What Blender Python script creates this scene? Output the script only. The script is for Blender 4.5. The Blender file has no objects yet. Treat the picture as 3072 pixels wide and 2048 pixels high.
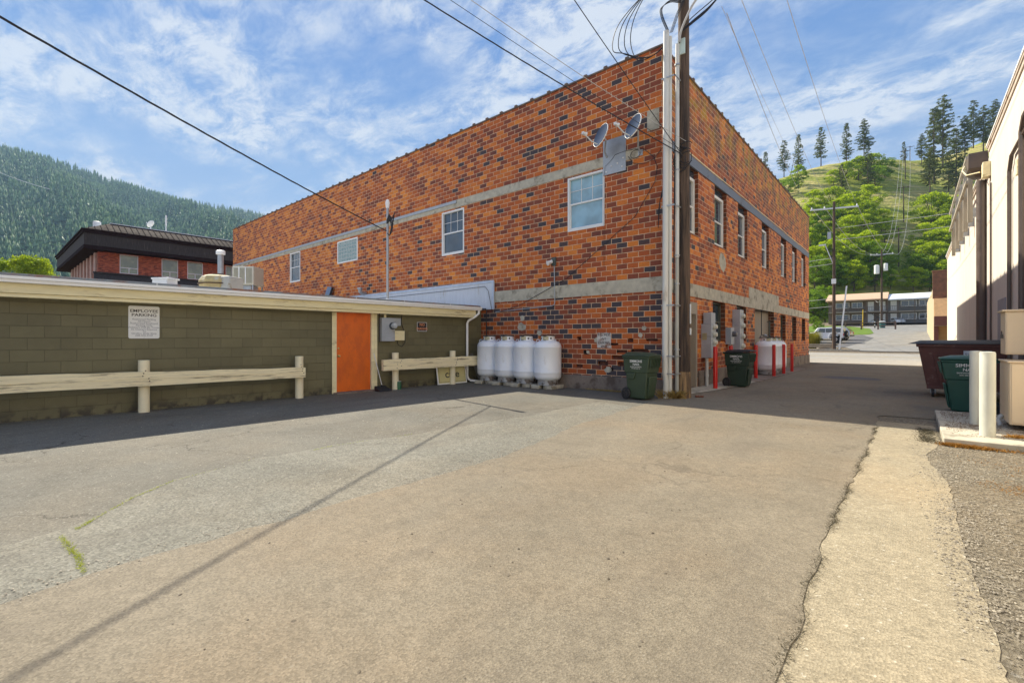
import bpy, math, random
import numpy as np
from mathutils import Vector, Matrix
random.seed(7); rng = np.random.default_rng(7)
S = bpy.context.scene
COL = S.collection
R = math.radians

# ---------------------------------------------------------------- camera, world, sun, exposure
FPX, CXP, HYP, CH, TH = 1387.0, 1536.0, 1017.0, 1.35, R(40.9)
cam = bpy.data.cameras.new("camera"); camo = bpy.data.objects.new("camera", cam); COL.objects.link(camo)
camo.location = (0, 0, CH); camo.rotation_euler = (R(90), 0, TH)
cam.sensor_width = 36; cam.lens = 36*FPX/3072; cam.shift_y = -7/3072
cam.clip_start = 0.05; cam.clip_end = 12000
S.camera = camo
KX, KY = 1.10, -0.19                       # shadow offset per metre of height
sdir = Vector((KX, KY, -1)).normalized()
SUN_EL = math.atan(1/math.hypot(KX, KY))
w = bpy.data.worlds.new("World"); S.world = w; w.use_nodes = True
sun = bpy.data.lights.new("sun", 'SUN'); suno = bpy.data.objects.new("sun", sun); COL.objects.link(suno)
sun.energy = 5.0; sun.angle = R(0.53); sun.color = (1.0, .92, .76)
suno.rotation_euler = sdir.to_track_quat('-Z', 'Y').to_euler(); suno.location = (-30, 10, 40)
S.view_settings.view_transform = 'Standard'; S.view_settings.look = 'None'
S.view_settings.exposure = 0.84; S.view_settings.gamma = 1
S.render.engine = 'CYCLES'

def world_nodes():
    nt = w.node_tree; nt.nodes.clear(); n = nt.nodes.new; L = nt.links.new
    out = n('ShaderNodeOutputWorld'); bg = n('ShaderNodeBackground'); sky = n('ShaderNodeTexSky')
    sky.sky_type = 'NISHITA'; sky.sun_disc = False; sky.sun_elevation = SUN_EL
    sky.sun_rotation = math.atan2(-KX, -KY); sky.air_density = 1.0; sky.dust_density = .1; sky.ozone_density = 2.0
    bg.inputs['Strength'].default_value = .115
    tc = n('ShaderNodeTexCoord'); sp = n('ShaderNodeSeparateXYZ'); L(tc.outputs['Generated'], sp.inputs[0])
    mz = n('ShaderNodeMath'); mz.operation = 'MAXIMUM'; mz.inputs[1].default_value = .0; L(sp.outputs[2], mz.inputs[0])
    ad = n('ShaderNodeMath'); ad.operation = 'ADD'; ad.inputs[1].default_value = .22; L(mz.outputs[0], ad.inputs[0])
    dx = n('ShaderNodeMath'); dx.operation = 'DIVIDE'; L(sp.outputs[0], dx.inputs[0]); L(ad.outputs[0], dx.inputs[1])
    dy = n('ShaderNodeMath'); dy.operation = 'DIVIDE'; L(sp.outputs[1], dy.inputs[0]); L(ad.outputs[0], dy.inputs[1])
    cb = n('ShaderNodeCombineXYZ'); L(dx.outputs[0], cb.inputs[0]); L(dy.outputs[0], cb.inputs[1])
    def layer(scale, rot, stretch, lo, hi, det=9, rough=.6, off=0, dist=.3):
        mp = n('ShaderNodeMapping'); mp.inputs['Rotation'].default_value = (0, 0, R(rot)); mp.inputs['Scale'].default_value = (1, stretch, 1)
        mp.inputs['Location'].default_value = (off, off*.7, 0)
        L(cb.outputs[0], mp.inputs[0]); t = n('ShaderNodeTexNoise'); t.inputs['Scale'].default_value = scale
        t.inputs['Detail'].default_value = det; t.inputs['Roughness'].default_value = rough; t.inputs['Distortion'].default_value = dist
        L(mp.outputs[0], t.inputs['Vector']); m = n('ShaderNodeMapRange'); m.interpolation_type = 'SMOOTHSTEP'
        m.inputs['From Min'].default_value = lo; m.inputs['From Max'].default_value = hi; L(t.outputs['Fac'], m.inputs[0]); return m
    a = layer(1.7, 10, 1.3, .42, .62, off=2.3, dist=.4); b = layer(7.5, -35, 1.6, .30, .68, det=14, rough=.70, off=1.0, dist=.35); c = layer(.8, 0, 1, .40, .62, det=5, off=5.2)
    m1 = n('ShaderNodeMath'); m1.operation = 'MULTIPLY'; L(a.outputs[0], m1.inputs[0]); L(b.outputs[0], m1.inputs[1])
    m2 = n('ShaderNodeMath'); m2.operation = 'MULTIPLY_ADD'; L(c.outputs[0], m2.inputs[0]); L(b.outputs[0], m2.inputs[1]); L(m1.outputs[0], m2.inputs[2])
    # thin veil towards the horizon
    hz = n('ShaderNodeMapRange'); hz.inputs['From Min'].default_value = .0; hz.inputs['From Max'].default_value = .42; hz.inputs['To Min'].default_value = .50; hz.inputs['To Max'].default_value = .02
    L(sp.outputs[2], hz.inputs[0])
    m3 = n('ShaderNodeMath'); m3.operation = 'MULTIPLY_ADD'; m3.inputs[1].default_value = .88; L(m2.outputs[0], m3.inputs[0]); L(hz.outputs[0], m3.inputs[2]); m3.use_clamp = True
    m4 = n('ShaderNodeMath'); m4.operation = 'MINIMUM'; m4.inputs[1].default_value = .88; L(m3.outputs[0], m4.inputs[0])
    mx = n('ShaderNodeMix'); mx.data_type = 'RGBA'; L(m4.outputs[0], mx.inputs[0]); 
    hs = n('ShaderNodeHueSaturation'); hs.inputs['Saturation'].default_value = 1.12; hs.inputs['Value'].default_value = 1.0; L(sky.outputs[0], hs.inputs['Color'])
    gr = n('ShaderNodeValToRGB'); gr.color_ramp.elements[0].color = (1.25, 2.2, 3.5, 1); gr.color_ramp.elements[1].color = (.30, 1.02, 3.0, 1); gr.color_ramp.elements[1].position = .7; L(sp.outputs[2], gr.inputs[0])
    mb_ = n('ShaderNodeMix'); mb_.data_type = 'RGBA'; mb_.inputs[0].default_value = .90; L(hs.outputs[0], mb_.inputs[6]); L(gr.outputs[0], mb_.inputs[7])
    L(mb_.outputs[2], mx.inputs[6]); mx.inputs[7].default_value = (3.9, 4.15, 4.5, 1)
    L(mx.outputs[2], bg.inputs[0]); L(bg.outputs[0], out.inputs[0])
world_nodes()

# ---------------------------------------------------------------- measuring helpers (photo pixel -> point on a real plane)
FW = Vector((-math.sin(TH), math.cos(TH), 0)); RT = Vector((math.cos(TH), math.sin(TH), 0)); C0 = Vector((0, 0, CH))
def ray(px, py): return FW + RT*((px-CXP)/FPX) + Vector((0, 0, (HYP-py)/FPX))
def onX(px, py, X): d = ray(px, py); return C0 + d*(X/d.x)
def onY(px, py, Y): d = ray(px, py); return C0 + d*(Y/d.y)
def onZ(px, py, Z=0.): d = ray(px, py); return C0 + d*((Z-CH)/d.z)
def atD(px, py, D): return C0 + ray(px, py)*D

# ---------------------------------------------------------------- mesh builder
class MB:
    def __init__(s): s.v = []; s.f = []; s.m = None
    def _a(s, vs, fs):
        o = len(s.v); s.v += [tuple(p) for p in vs]; s.f += [tuple(i+o for i in f) for f in fs]; return s
    def box(s, x0, y0, z0, x1, y1, z1):
        if x0 > x1: x0, x1 = x1, x0
        if y0 > y1: y0, y1 = y1, y0
        if z0 > z1: z0, z1 = z1, z0
        return s._a([(x0,y0,z0),(x1,y0,z0),(x1,y1,z0),(x0,y1,z0),(x0,y0,z1),(x1,y0,z1),(x1,y1,z1),(x0,y1,z1)],
                    [(0,3,2,1),(4,5,6,7),(0,1,5,4),(1,2,6,5),(2,3,7,6),(3,0,4,7)])
    def frust(s, b, t):   # bottom / top rectangles as lists of 4 points (ccw)
        return s._a(list(b)+list(t), [(3,2,1,0),(4,5,6,7),(0,1,5,4),(1,2,6,5),(2,3,7,6),(3,0,4,7)])
    def obox(s, c, sz, M=None):
        hx, hy, hz = sz[0]/2, sz[1]/2, sz[2]/2; M = M or Matrix.Identity(3); c = Vector(c)
        P = [Vector(p) for p in [(-hx,-hy,-hz),(hx,-hy,-hz),(hx,hy,-hz),(-hx,hy,-hz),(-hx,-hy,hz),(hx,-hy,hz),(hx,hy,hz),(-hx,hy,hz)]]
        return s._a([c+M@p for p in P], [(0,3,2,1),(4,5,6,7),(0,1,5,4),(1,2,6,5),(2,3,7,6),(3,0,4,7)])
    def quad(s, a, b, c, d): return s._a([a,b,c,d], [(0,1,2,3)])
    def poly(s, pts): return s._a(pts, [tuple(range(len(pts)))])
    def prism(s, pts, ax, a0, a1):      # 2-D outline extruded along axis ax
        def P(u, v, a): return (a,u,v) if ax == 'x' else ((u,a,v) if ax == 'y' else (u,v,a))
        n = len(pts); vs = [P(u,v,a0) for u, v in pts]+[P(u,v,a1) for u, v in pts]
        return s._a(vs, [tuple(range(n)), tuple(range(2*n-1, n-1, -1))]+[(i,(i+1)%n,(i+1)%n+n,i+n) for i in range(n)])
    def tube(s, pts, r, n=8, r1=None, cap=True):
        pts = [Vector(p) for p in pts]; m = len(pts); vs = []; fs = []
        up = None
        for i, p in enumerate(pts):
            t = (pts[min(i+1, m-1)]-pts[max(i-1, 0)]).normalized()
            if up is None:
                up = Vector((0,0,1)) if abs(t.z) < .9 else Vector((1,0,0))
            a = (up - t*up.dot(t)).normalized(); b = t.cross(a); up = a
            rr = r if r1 is None else r+(r1-r)*i/(m-1)
            for k in range(n):
                g = 2*math.pi*k/n; vs.append(p+(a*math.cos(g)+b*math.sin(g))*rr)
        for i in range(m-1):
            for k in range(n):
                fs.append((i*n+k, i*n+(k+1)%n, (i+1)*n+(k+1)%n, (i+1)*n+k))
        if cap: fs += [tuple(range(n-1, -1, -1)), tuple(range((m-1)*n, m*n))]
        return s._a(vs, fs)
    def lathe(s, prof, c=(0,0,0), n=24, M=None, sx=1, sy=1, cap=True):
        vs = []; fs = []; c = Vector(c)
        for r, z in prof:
            for k in range(n):
                g = 2*math.pi*k/n; p = Vector((r*math.cos(g)*sx, r*math.sin(g)*sy, z)); vs.append(c+(M@p if M else p))
        m = len(prof)
        for i in range(m-1):
            for k in range(n): fs.append((i*n+k, i*n+(k+1)%n, (i+1)*n+(k+1)%n, (i+1)*n+k))
        if cap and prof[0][0] > 1e-4: fs.append(tuple(range(n-1, -1, -1)))
        if cap and prof[-1][0] > 1e-4: fs.append(tuple(range((m-1)*n, m*n)))
        return s._a(vs, fs)
    def build(s, name, mat, parent=None, bevel=0, smooth=True, loc=None, rot=None):
        me = bpy.data.meshes.new(name); me.from_pydata(s.v, [], s.f); me.update()
        finish(me, mat, smooth)
        o = bpy.data.objects.new(name, me); COL.objects.link(o)
        if parent: o.parent = parent
        if loc is not None: o.location = loc
        if rot is not None: o.rotation_euler = rot
        if bevel:
            b = o.modifiers.new("bevel", 'BEVEL'); b.width = bevel; b.segments = 2; b.limit_method = 'ANGLE'; b.angle_limit = R(40)
        return o
def pieces(mb, name, mat, parent, **k):
    """link every connected piece of the builder as a mesh of its own"""
    par = list(range(len(mb.v)))
    def fd(a):
        while par[a] != a: par[a] = par[par[a]]; a = par[a]
        return a
    for f in mb.f:
        for q in f[1:]: par[fd(f[0])] = fd(q)
    gr = {}
    for f in mb.f: gr.setdefault(fd(f[0]), []).append(f)
    out = []
    for fs in gr.values():
        ids = sorted({i for f in fs for i in f}); mp = {a: b for b, a in enumerate(ids)}; m = MB(); m.v = [mb.v[i] for i in ids]; m.f = [tuple(mp[i] for i in f) for f in fs]; out.append(m.build(name, mat, parent, **k))
    return out
def finish(me, mat, smooth=True):
    nv = len(me.vertices); nl = len(me.loops); npoly = len(me.polygons)
    if nl and smooth != 'skip':
        co = np.empty(nv*3, np.float32); me.vertices.foreach_get('co', co); co = co.reshape(-1, 3)
        vi = np.empty(nl, np.int32); me.loops.foreach_get('vertex_index', vi)
        nr = np.empty(npoly*3, np.float32); me.polygons.foreach_get('normal', nr); nr = np.abs(nr.reshape(-1, 3))
        lt = np.empty(npoly, np.int32); me.polygons.foreach_get('loop_total', lt)
        pn = np.repeat(nr, lt, axis=0); P = co[vi]; uv = np.empty((nl, 2), np.float32)
        ax = np.argmax(pn+np.array([.001,.0005,0]), axis=1)
        uv[:, 0] = np.where(ax == 0, P[:, 1], P[:, 0]); uv[:, 1] = np.where(ax == 2, P[:, 1], P[:, 2])
        l = me.uv_layers.new(name='UVMap'); l.data.foreach_set('uv', uv.ravel())
        if smooth:
            me.polygons.foreach_set('use_smooth', np.ones(npoly, bool)); me.set_sharp_from_angle(angle=R(38))
    if mat: me.materials.append(mat)
def npmesh(name, V, F, mat, parent=None, smooth=False):
    me = bpy.data.meshes.new(name); V = np.asarray(V, np.float32); F = np.asarray(F, np.int32); k = F.shape[1]
    me.vertices.add(len(V)); me.vertices.foreach_set('co', V.ravel())
    me.loops.add(F.size); me.loops.foreach_set('vertex_index', F.ravel())
    me.polygons.add(len(F)); me.polygons.foreach_set('loop_start', np.arange(0, F.size, k, dtype=np.int32))
    me.update(calc_edges=True)
    if smooth: me.polygons.foreach_set('use_smooth', np.ones(len(F), bool))
    if mat: me.materials.append(mat)
    o = bpy.data.objects.new(name, me); COL.objects.link(o)
    if parent: o.parent = parent
    return o
def tag(o, label=None, cat=None, group=None, kind=None):
    if label: o['label'] = label
    if cat: o['category'] = cat
    if group: o['group'] = group
    if kind: o['kind'] = kind
    return o
def thing(name, label, cat, loc=(0,0,0), rz=0, group=None):
    o = bpy.data.objects.new(name, None); COL.objects.link(o); o.location = loc; o.rotation_euler = (0,0,rz); o.empty_display_size = .2
    return tag(o, label, cat, group)
def struct(mb, name, mat, **k): return tag(mb.build(name, mat, **k), kind='structure')
def copy_tree(o, parent=None, kids=None):
    c = o.copy(); COL.objects.link(c)
    if parent: c.parent = parent
    for ch in list(o.children): copy_tree(ch, c)
    return c

# ---------------------------------------------------------------- materials
def nodes(name):
    m = bpy.data.materials.new(name); m.use_nodes = True; nt = m.node_tree; b = nt.nodes['Principled BSDF']; return m, nt, b
class NT:
    def __init__(s, nt): s.nt = nt
    def n(s, t, **kw):
        x = s.nt.nodes.new('ShaderNode'+t)
        for k, v in kw.items():
            if k.startswith('i_'): 
                key = k[2:].replace('_', ' ')
                inp = x.inputs[int(key)] if key.isdigit() else x.inputs[key]
                if hasattr(v, 'is_output'): s.nt.links.new(v, inp)
                else: inp.default_value = v
            else: setattr(x, k, v)
        return x
    def noise(s, vec, scale, det=4, rough=.55, dist=0):
        x = s.n('TexNoise', i_Scale=scale, i_Detail=det, i_Roughness=rough, i_Distortion=dist)
        if vec is not None: s.nt.links.new(vec, x.inputs['Vector'])
        return x.outputs['Fac']
    def rng(s, v, a, b, c=0., d=1., smooth=True):
        x = s.n('MapRange'); x.interpolation_type = 'SMOOTHSTEP' if smooth else 'LINEAR'
        s.nt.links.new(v, x.inputs[0]); x.inputs[1].default_value = a; x.inputs[2].default_value = b; x.inputs[3].default_value = c; x.inputs[4].default_value = d
        return x.outputs[0]
    def mix(s, f, a, b, mode='MIX'):
        x = s.n('Mix'); x.data_type = 'RGBA'; x.blend_type = mode
        for v, i in ((f, 0), (a, 6), (b, 7)):
            if hasattr(v, 'is_output'): s.nt.links.new(v, x.inputs[i])
            else: x.inputs[i].default_value = v if i == 0 else (tuple(v)+(1,))[:4]
        return x.outputs[2]
    def math(s, op, a, b=0., c=0.):
        x = s.n('Math'); x.operation = op
        for i, v in enumerate((a, b, c)):
            if hasattr(v, 'is_output'): s.nt.links.new(v, x.inputs[i])
            else: x.inputs[i].default_value = v
        return x.outputs[0]
    def ramp(s, f, stops, interp='LINEAR'):
        x = s.n('ValToRGB'); cr = x.color_ramp; cr.interpolation = interp
        while len(cr.elements) < len(stops): cr.elements.new(.5)
        for e, (p, c) in zip(cr.elements, stops): e.position = p; e.color = (tuple(c)+(1,))[:4]
        s.nt.links.new(f, x.inputs[0]); return x.outputs[0]
    def bump(s, h, dist, strength=1., nrm=None):
        x = s.n('Bump'); x.inputs['Strength'].default_value = strength; x.inputs['Distance'].default_value = dist; s.nt.links.new(h, x.inputs['Height'])
        if nrm: s.nt.links.new(nrm, x.inputs['Normal'])
        return x.outputs[0]
    def mapv(s, vec, scale=(1,1,1), rot=(0,0,0), loc=(0,0,0)):
        x = s.n('Mapping'); s.nt.links.new(vec, x.inputs[0]); x.inputs['Scale'].default_value = scale; x.inputs['Rotation'].default_value = rot; x.inputs['Location'].default_value = loc; return x.outputs[0]
def coords(k):
    t = k.n('TexCoord'); return t.outputs['Object'], t.outputs['UV']
MATS = {}
def plain(name, col, rough=.6, metal=0., var=.12, scale=4., bump=0., bscale=60., dirt=None, dirtamt=.3, spec=.5, coat=0, stretch=(1,1,1), dscale=2.):
    """painted or bare surface: base colour with slow variation, fine grain and optional worn patches"""
    if name in MATS: return MATS[name]
    m, nt, b = nodes(name); k = NT(nt); ob, uv = coords(k); L = nt.links.new
    v = k.mapv(ob, stretch)
    n1 = k.noise(v, scale, 6, .6); f = k.rng(n1, .3, .7, 1-var, 1+var, False)
    x = k.n('VectorMath'); x.operation = 'SCALE'; x.inputs[0].default_value = col; L(f, x.inputs['Scale']); c = x.outputs[0]
    if dirt:
        d = k.rng(k.noise(v, dscale, 8, .7), .62-dirtamt*.4, .78-dirtamt*.4); c = k.mix(d, c, dirt)
    L(c, b.inputs['Base Color']); b.inputs['Metallic'].default_value = metal
    L(k.rng(n1, .2, .8, max(rough-.1, .03), min(rough+.12, 1), False), b.inputs['Roughness']); b.inputs['Specular IOR Level'].default_value = spec
    b.inputs['Coat Weight'].default_value = coat
    if bump: L(k.bump(k.noise(v, bscale, 4), bump), b.inputs['Normal'])
    MATS[name] = m; return m
def brick_mat(name, stops, bw, bh, mortar, mcol, lichen=False, low=None, striae=True, msize=None, bumpd=.006, grime=.3):
    m, nt, b = nodes(name); k = NT(nt); ob, uv = coords(k); L = nt.links.new
    bt = k.n('TexBrick'); bt.offset = .5; bt.squash = 1; L(uv, bt.inputs['Vector'])
    bt.inputs['Color1'].default_value = (0,0,0,1); bt.inputs['Color2'].default_value = (1,1,1,1); bt.inputs['Mortar'].default_value = (.5,.5,.5,1)
    bt.inputs['Scale'].default_value = 1; bt.inputs['Brick Width'].default_value = bw; bt.inputs['Row Height'].default_value = bh
    bt.inputs['Mortar Size'].default_value = mortar; bt.inputs['Mortar Smooth'].default_value = .15
    sep = k.n('SeparateColor'); L(bt.outputs['Color'], sep.inputs[0]); t = sep.outputs[0]
    big = k.noise(ob, .35, 3); t = k.math('ADD', t, k.rng(big, .3, .7, -.09, .13, False))
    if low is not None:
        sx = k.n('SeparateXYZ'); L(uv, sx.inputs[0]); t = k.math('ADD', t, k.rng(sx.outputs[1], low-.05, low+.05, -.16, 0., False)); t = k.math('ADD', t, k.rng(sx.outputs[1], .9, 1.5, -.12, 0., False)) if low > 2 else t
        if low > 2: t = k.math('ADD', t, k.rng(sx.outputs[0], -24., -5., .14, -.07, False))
    c = k.ramp(t, stops)
    st = k.noise(k.mapv(ob, (1.2, 1.2, 55)), 3, 3, .6)
    fine = k.noise(ob, 28, 4, .6)
    f = k.math('MULTIPLY', k.rng(st, .3, .7, .80, 1.16, False), k.rng(fine, .3, .7, .85, 1.13, False)) if striae else k.rng(fine, .3, .7, .85, 1.15, False)
    x = k.n('VectorMath'); x.operation = 'SCALE'; L(c, x.inputs[0]); L(f, x.inputs['Scale']); c = x.outputs[0]
    # soft soiling patches
    g = k.rng(k.noise(k.mapv(ob, (1, 1, .7)), 1.1, 8, .65), .50, .72, 0, grime); c = k.mix(g, c, (.10, .065, .05))
    if lichen:
        sx = k.n('SeparateXYZ'); L(ob, sx.inputs[0])
        hz = k.rng(sx.outputs[2], 6.4, 7.9, 0, 1); lm = k.rng(k.noise(ob, 1.7, 8, .7), .44, .60); c = k.mix(k.math('MULTIPLY', k.math('MULTIPLY', hz, lm), .85), c, (.42, .25, .02))
        dm = k.rng(k.noise(k.mapv(ob, (1, 1, .6), loc=(7, 3, 1)), 1.3, 9, .75), .47, .60); c = k.mix(k.math('MULTIPLY', k.math('MULTIPLY', k.rng(sx.outputs[2], 6.2, 7.0, 0, 1), dm), .65), c, (.07, .055, .05))
    mc = k.mix(k.rng(k.noise(ob, 6, 5), .35, .65), mcol, tuple(q*.62 for q in mcol))
    c = k.mix(bt.outputs['Fac'], c, mc)
    L(c, b.inputs['Base Color']); b.inputs['Roughness'].default_value = .72; b.inputs['Specular IOR Level'].default_value = .3
    h = k.math('SUBTRACT', 1., bt.outputs['Fac']); h = k.math('MULTIPLY_ADD', fine, .25, h)
    L(k.bump(h, bumpd), b.inputs['Normal'])
    MATS[name] = m; return m
def block_mat(name, col, bw=.4, bh=.2):
    m, nt, b = nodes(name); k = NT(nt); ob, uv = coords(k); L = nt.links.new
    bt = k.n('TexBrick'); bt.offset = .5; L(k.mapv(uv, loc=(.07, .03, 0)), bt.inputs['Vector'])
    bt.inputs['Color1'].default_value = (0,0,0,1); bt.inputs['Color2'].default_value = (1,1,1,1)
    for a, v in (('Scale', 1), ('Brick Width', bw), ('Row Height', bh), ('Mortar Size', .004), ('Mortar Smooth', .5)): bt.inputs[a].default_value = v
    sep = k.n('SeparateColor'); L(bt.outputs['Color'], sep.inputs[0])
    f = k.math('MULTIPLY', k.rng(sep.outputs[0], 0, 1, .90, 1.10, False), k.rng(k.noise(ob, .9, 7, .65), .3, .7, .82, 1.15, False))
    f = k.math('MULTIPLY', f, k.rng(k.noise(ob, 90, 3), .3, .7, .88, 1.1, False))
    f = k.math('MULTIPLY', f, k.rng(bt.outputs['Fac'], 0, 1, 1, .75, False))
    x = k.n('VectorMath'); x.operation = 'SCALE'; x.inputs[0].default_value = col; L(f, x.inputs['Scale']); c = x.outputs[0]
    sx = k.n('SeparateXYZ'); L(ob, sx.inputs[0])
    lo = k.rng(sx.outputs[2], 0, .28, 1, 0); c = k.mix(k.math('MULTIPLY', lo, k.rng(k.noise(ob, 5, 6), .45, .6)), c, (.05, .042, .03))
    chips = k.rng(k.noise(ob, 11, 6, .85), .70, .715); c = k.mix(k.math('MULTIPLY', chips, .8), c, (.5, .47, .4))
    L(c, b.inputs['Base Color']); b.inputs['Roughness'].default_value = .6
    h = k.math('MULTIPLY_ADD', k.noise(ob, 60, 5), .35, k.math('SUBTRACT', 1., bt.outputs['Fac']))
    L(k.bump(h, .004), b.inputs['Normal']); MATS[name] = m; return m
def asphalt_mat(name, col, agg=.35, ascale=95., stain=(.09,.08,.07), stainamt=.25, light=(.5,.48,.43), bumpd=.003, var=.16, cracks=0., cscale=.45):
    m, nt, b = nodes(name); k = NT(nt); ob, uv = coords(k); L = nt.links.new
    n1 = k.noise(ob, .55, 9, .66, .5); n2 = k.noise(ob, 9., 7, .65)
    f = k.math('MULTIPLY', k.rng(n1, .32, .68, 1-var, 1+var, False), k.rng(n2, .3, .7, .88, 1.12, False))
    vo = k.n('TexVoronoi'); vo.feature = 'F1'; vo.inputs['Scale'].default_value = ascale; L(ob, vo.inputs['Vector'])
    sc = k.n('SeparateColor'); L(vo.outputs['Color'], sc.inputs[0])
    f = k.math('MULTIPLY', f, k.rng(sc.outputs[0], 0, 1, 1-agg, 1+agg, False))
    fn = k.noise(ob, 260, 3, .7); f = k.math('MULTIPLY', f, k.rng(fn, .3, .7, 1-agg*.6, 1+agg*.6, False))
    x = k.n('VectorMath'); x.operation = 'SCALE'; x.inputs[0].default_value = col; L(f, x.inputs['Scale']); c = x.outputs[0]
    warm = k.rng(k.noise(k.mapv(ob, loc=(3, 9, 0)), .6, 5), .4, .65, 0, .35); c = k.mix(warm, c, k.mix(1., c, (1.10, .96, .82), 'MULTIPLY'))
    wave = k.rng(k.noise(k.mapv(ob, (1, .16, 1), rot=(0, 0, R(-4))), 1.5, 5, .6), .52, .72, 0, stainamt); c = k.mix(wave, c, stain)
    sp = k.rng(sc.outputs[1], .985, .99); c = k.mix(k.math('MULTIPLY', sp, .4), c, light)
    v2 = k.n('TexVoronoi'); v2.inputs['Scale'].default_value = 4.5; v2.inputs['Randomness'].default_value = 1; L(ob, v2.inputs['Vector'])
    dots = k.rng(v2.outputs['Distance'], .05, .07, 1, 0); s2 = k.n('SeparateColor'); L(v2.outputs['Color'], s2.inputs[0]); dots = k.math('MULTIPLY', dots, k.rng(s2.outputs[0], .80, .82)); c = k.mix(k.math('MULTIPLY', dots, .6), c, k.mix(k.rng(s2.outputs[1], .72, .74), (.06, .05, .04), (.42, .39, .32)))
    if cracks:
        wv = k.n('VectorMath'); wv.operation = 'MULTIPLY_ADD'; nz = k.n('TexNoise', i_Scale=1.6, i_Detail=6, i_Roughness=.65); L(ob, nz.inputs['Vector']); L(nz.outputs['Color'], wv.inputs[0]); wv.inputs[1].default_value = (.9, .9, 0); L(ob, wv.inputs[2])
        vc = k.n('TexVoronoi'); vc.feature = 'DISTANCE_TO_EDGE'; vc.inputs['Scale'].default_value = cscale; L(wv.outputs[0], vc.inputs['Vector'])
        ck = k.math('MULTIPLY', k.rng(vc.outputs['Distance'], .002, .007, 1, 0), k.rng(k.noise(k.mapv(ob, loc=(5, 2, 0)), .7, 4), .46, .58)); c = k.mix(k.math('MULTIPLY', ck, cracks), c, (.06, .052, .042))
        oil = k.rng(k.noise(k.mapv(ob, loc=(1, 7, 0)), 1.1, 6, .55), .66, .78, 0, .4); c = k.mix(oil, c, (.085, .075, .06))
    L(c, b.inputs['Base Color']); b.inputs['Roughness'].default_value = .85; b.inputs['Specular IOR Level'].default_value = .25
    h = k.math('ADD', k.math('MULTIPLY', vo.outputs['Distance'], 1.), k.math('MULTIPLY', fn, .6))
    L(k.bump(h, bumpd), b.inputs['Normal']); MATS[name] = m; return m
def glass_mat(name, col=(.03,.05,.07), rough=.04, var=.0):
    m, nt, b = nodes(name); k = NT(nt); ob, uv = coords(k)
    c = k.mix(k.rng(k.noise(ob, 1.5, 3), .35, .65), col, tuple(q*1.6 for q in col)); nt.links.new(c, b.inputs['Base Color'])
    b.inputs['Roughness'].default_value = rough; b.inputs['Specular IOR Level'].default_value = .9; b.inputs['IOR'].default_value = 1.6
    nt.links.new(k.bump(k.noise(ob, .9, 2), .01), b.inputs['Normal']); MATS[name] = m; return m
def leaf_mat(name, c1, c2, trans=.35, clump=.5):
    m, nt, b = nodes(name); k = NT(nt); ob, uv = coords(k); L = nt.links.new
    g = k.n('NewGeometry'); oi = k.n('ObjectInfo')
    f = k.math('ADD', k.math('MULTIPLY', g.outputs['Random Per Island'], .5), k.math('MULTIPLY', k.rng(k.noise(ob, clump, 3), .3, .7), .5))
    f = k.math('ADD', f, k.math('MULTIPLY_ADD', oi.outputs['Random'], .3, -.15))
    c = k.mix(f, c1, c2); L(c, b.inputs['Base Color']); b.inputs['Roughness'].default_value = .6; b.inputs['Specular IOR Level'].default_value = .2
    tr = k.n('BsdfTranslucent'); L(k.mix(1., c, (1.3, 1.35, .6), 'MULTIPLY'), tr.inputs['Color']); ms = k.n('MixShader'); ms.inputs[0].default_value = trans
    out = [x for x in nt.nodes if x.type == 'OUTPUT_MATERIAL'][0]
    L(b.outputs[0], ms.inputs[1]); L(tr.outputs[0], ms.inputs[2]); L(ms.outputs[0], out.inputs[0]); MATS[name] = m; return m

BRICK_STOPS = [(0, (.070,.058,.064)), (.02, (.095,.060,.056)), (.045, (.19,.058,.036)), (.26, (.31,.078,.034)), (.48, (.47,.110,.028)), (.74, (.58,.155,.032)), (1, (.78,.26,.042))]
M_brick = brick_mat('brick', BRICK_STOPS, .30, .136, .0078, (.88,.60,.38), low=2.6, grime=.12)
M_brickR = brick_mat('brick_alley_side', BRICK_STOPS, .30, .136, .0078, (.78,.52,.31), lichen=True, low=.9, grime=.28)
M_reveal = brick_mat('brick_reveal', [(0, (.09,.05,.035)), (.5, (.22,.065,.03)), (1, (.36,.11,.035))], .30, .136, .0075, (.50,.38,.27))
M_redbrick = brick_mat('red_brick', [(0, (.18,.05,.035)), (.5, (.38,.09,.05)), (1, (.52,.15,.075))], .22, .075, .004, (.28,.17,.13))
M_block = block_mat('olive_block', (.158,.141,.073))
M_conc = plain('concrete', (.50,.46,.36), .85, var=.2, scale=5, bump=.004, bscale=50, dirt=(.22,.19,.14), dirtamt=.3)
M_concdk = plain('foundation_concrete', (.26,.21,.17), .9, var=.3, scale=4, bump=.01, bscale=18, dirt=(.12,.09,.07), dirtamt=.4)
M_lintel = plain('grey_lintel', (.16,.18,.22), .6, var=.12, bump=.002, dirt=(.10,.10,.12), dirtamt=.2)
M_plaster = plain('beige_plaster', (.34,.29,.23), .8, var=.08, scale=2, bump=.002)
M_vinyl = plain('white_vinyl', (.80,.80,.78), .4, var=.04, dirt=(.5,.47,.4), dirtamt=.1)
M_cream = plain('cream_paint', (.88,.78,.48), .6, var=.10, scale=3, bump=.002, bscale=40, dirt=(.42,.33,.18), dirtamt=.16, stretch=(3,.6,3))
M_creamwood = plain('peeling_cream_wood', (.93,.81,.52), .75, var=.10, scale=5, bump=.006, bscale=30, dirt=(.24,.18,.11), dirtamt=.24, stretch=(6,.35,6), dscale=3.2)
M_gutter = plain('white_gutter', (.92,.91,.88), .45, var=.04, dirt=(.6,.55,.48), dirtamt=.05)
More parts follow.
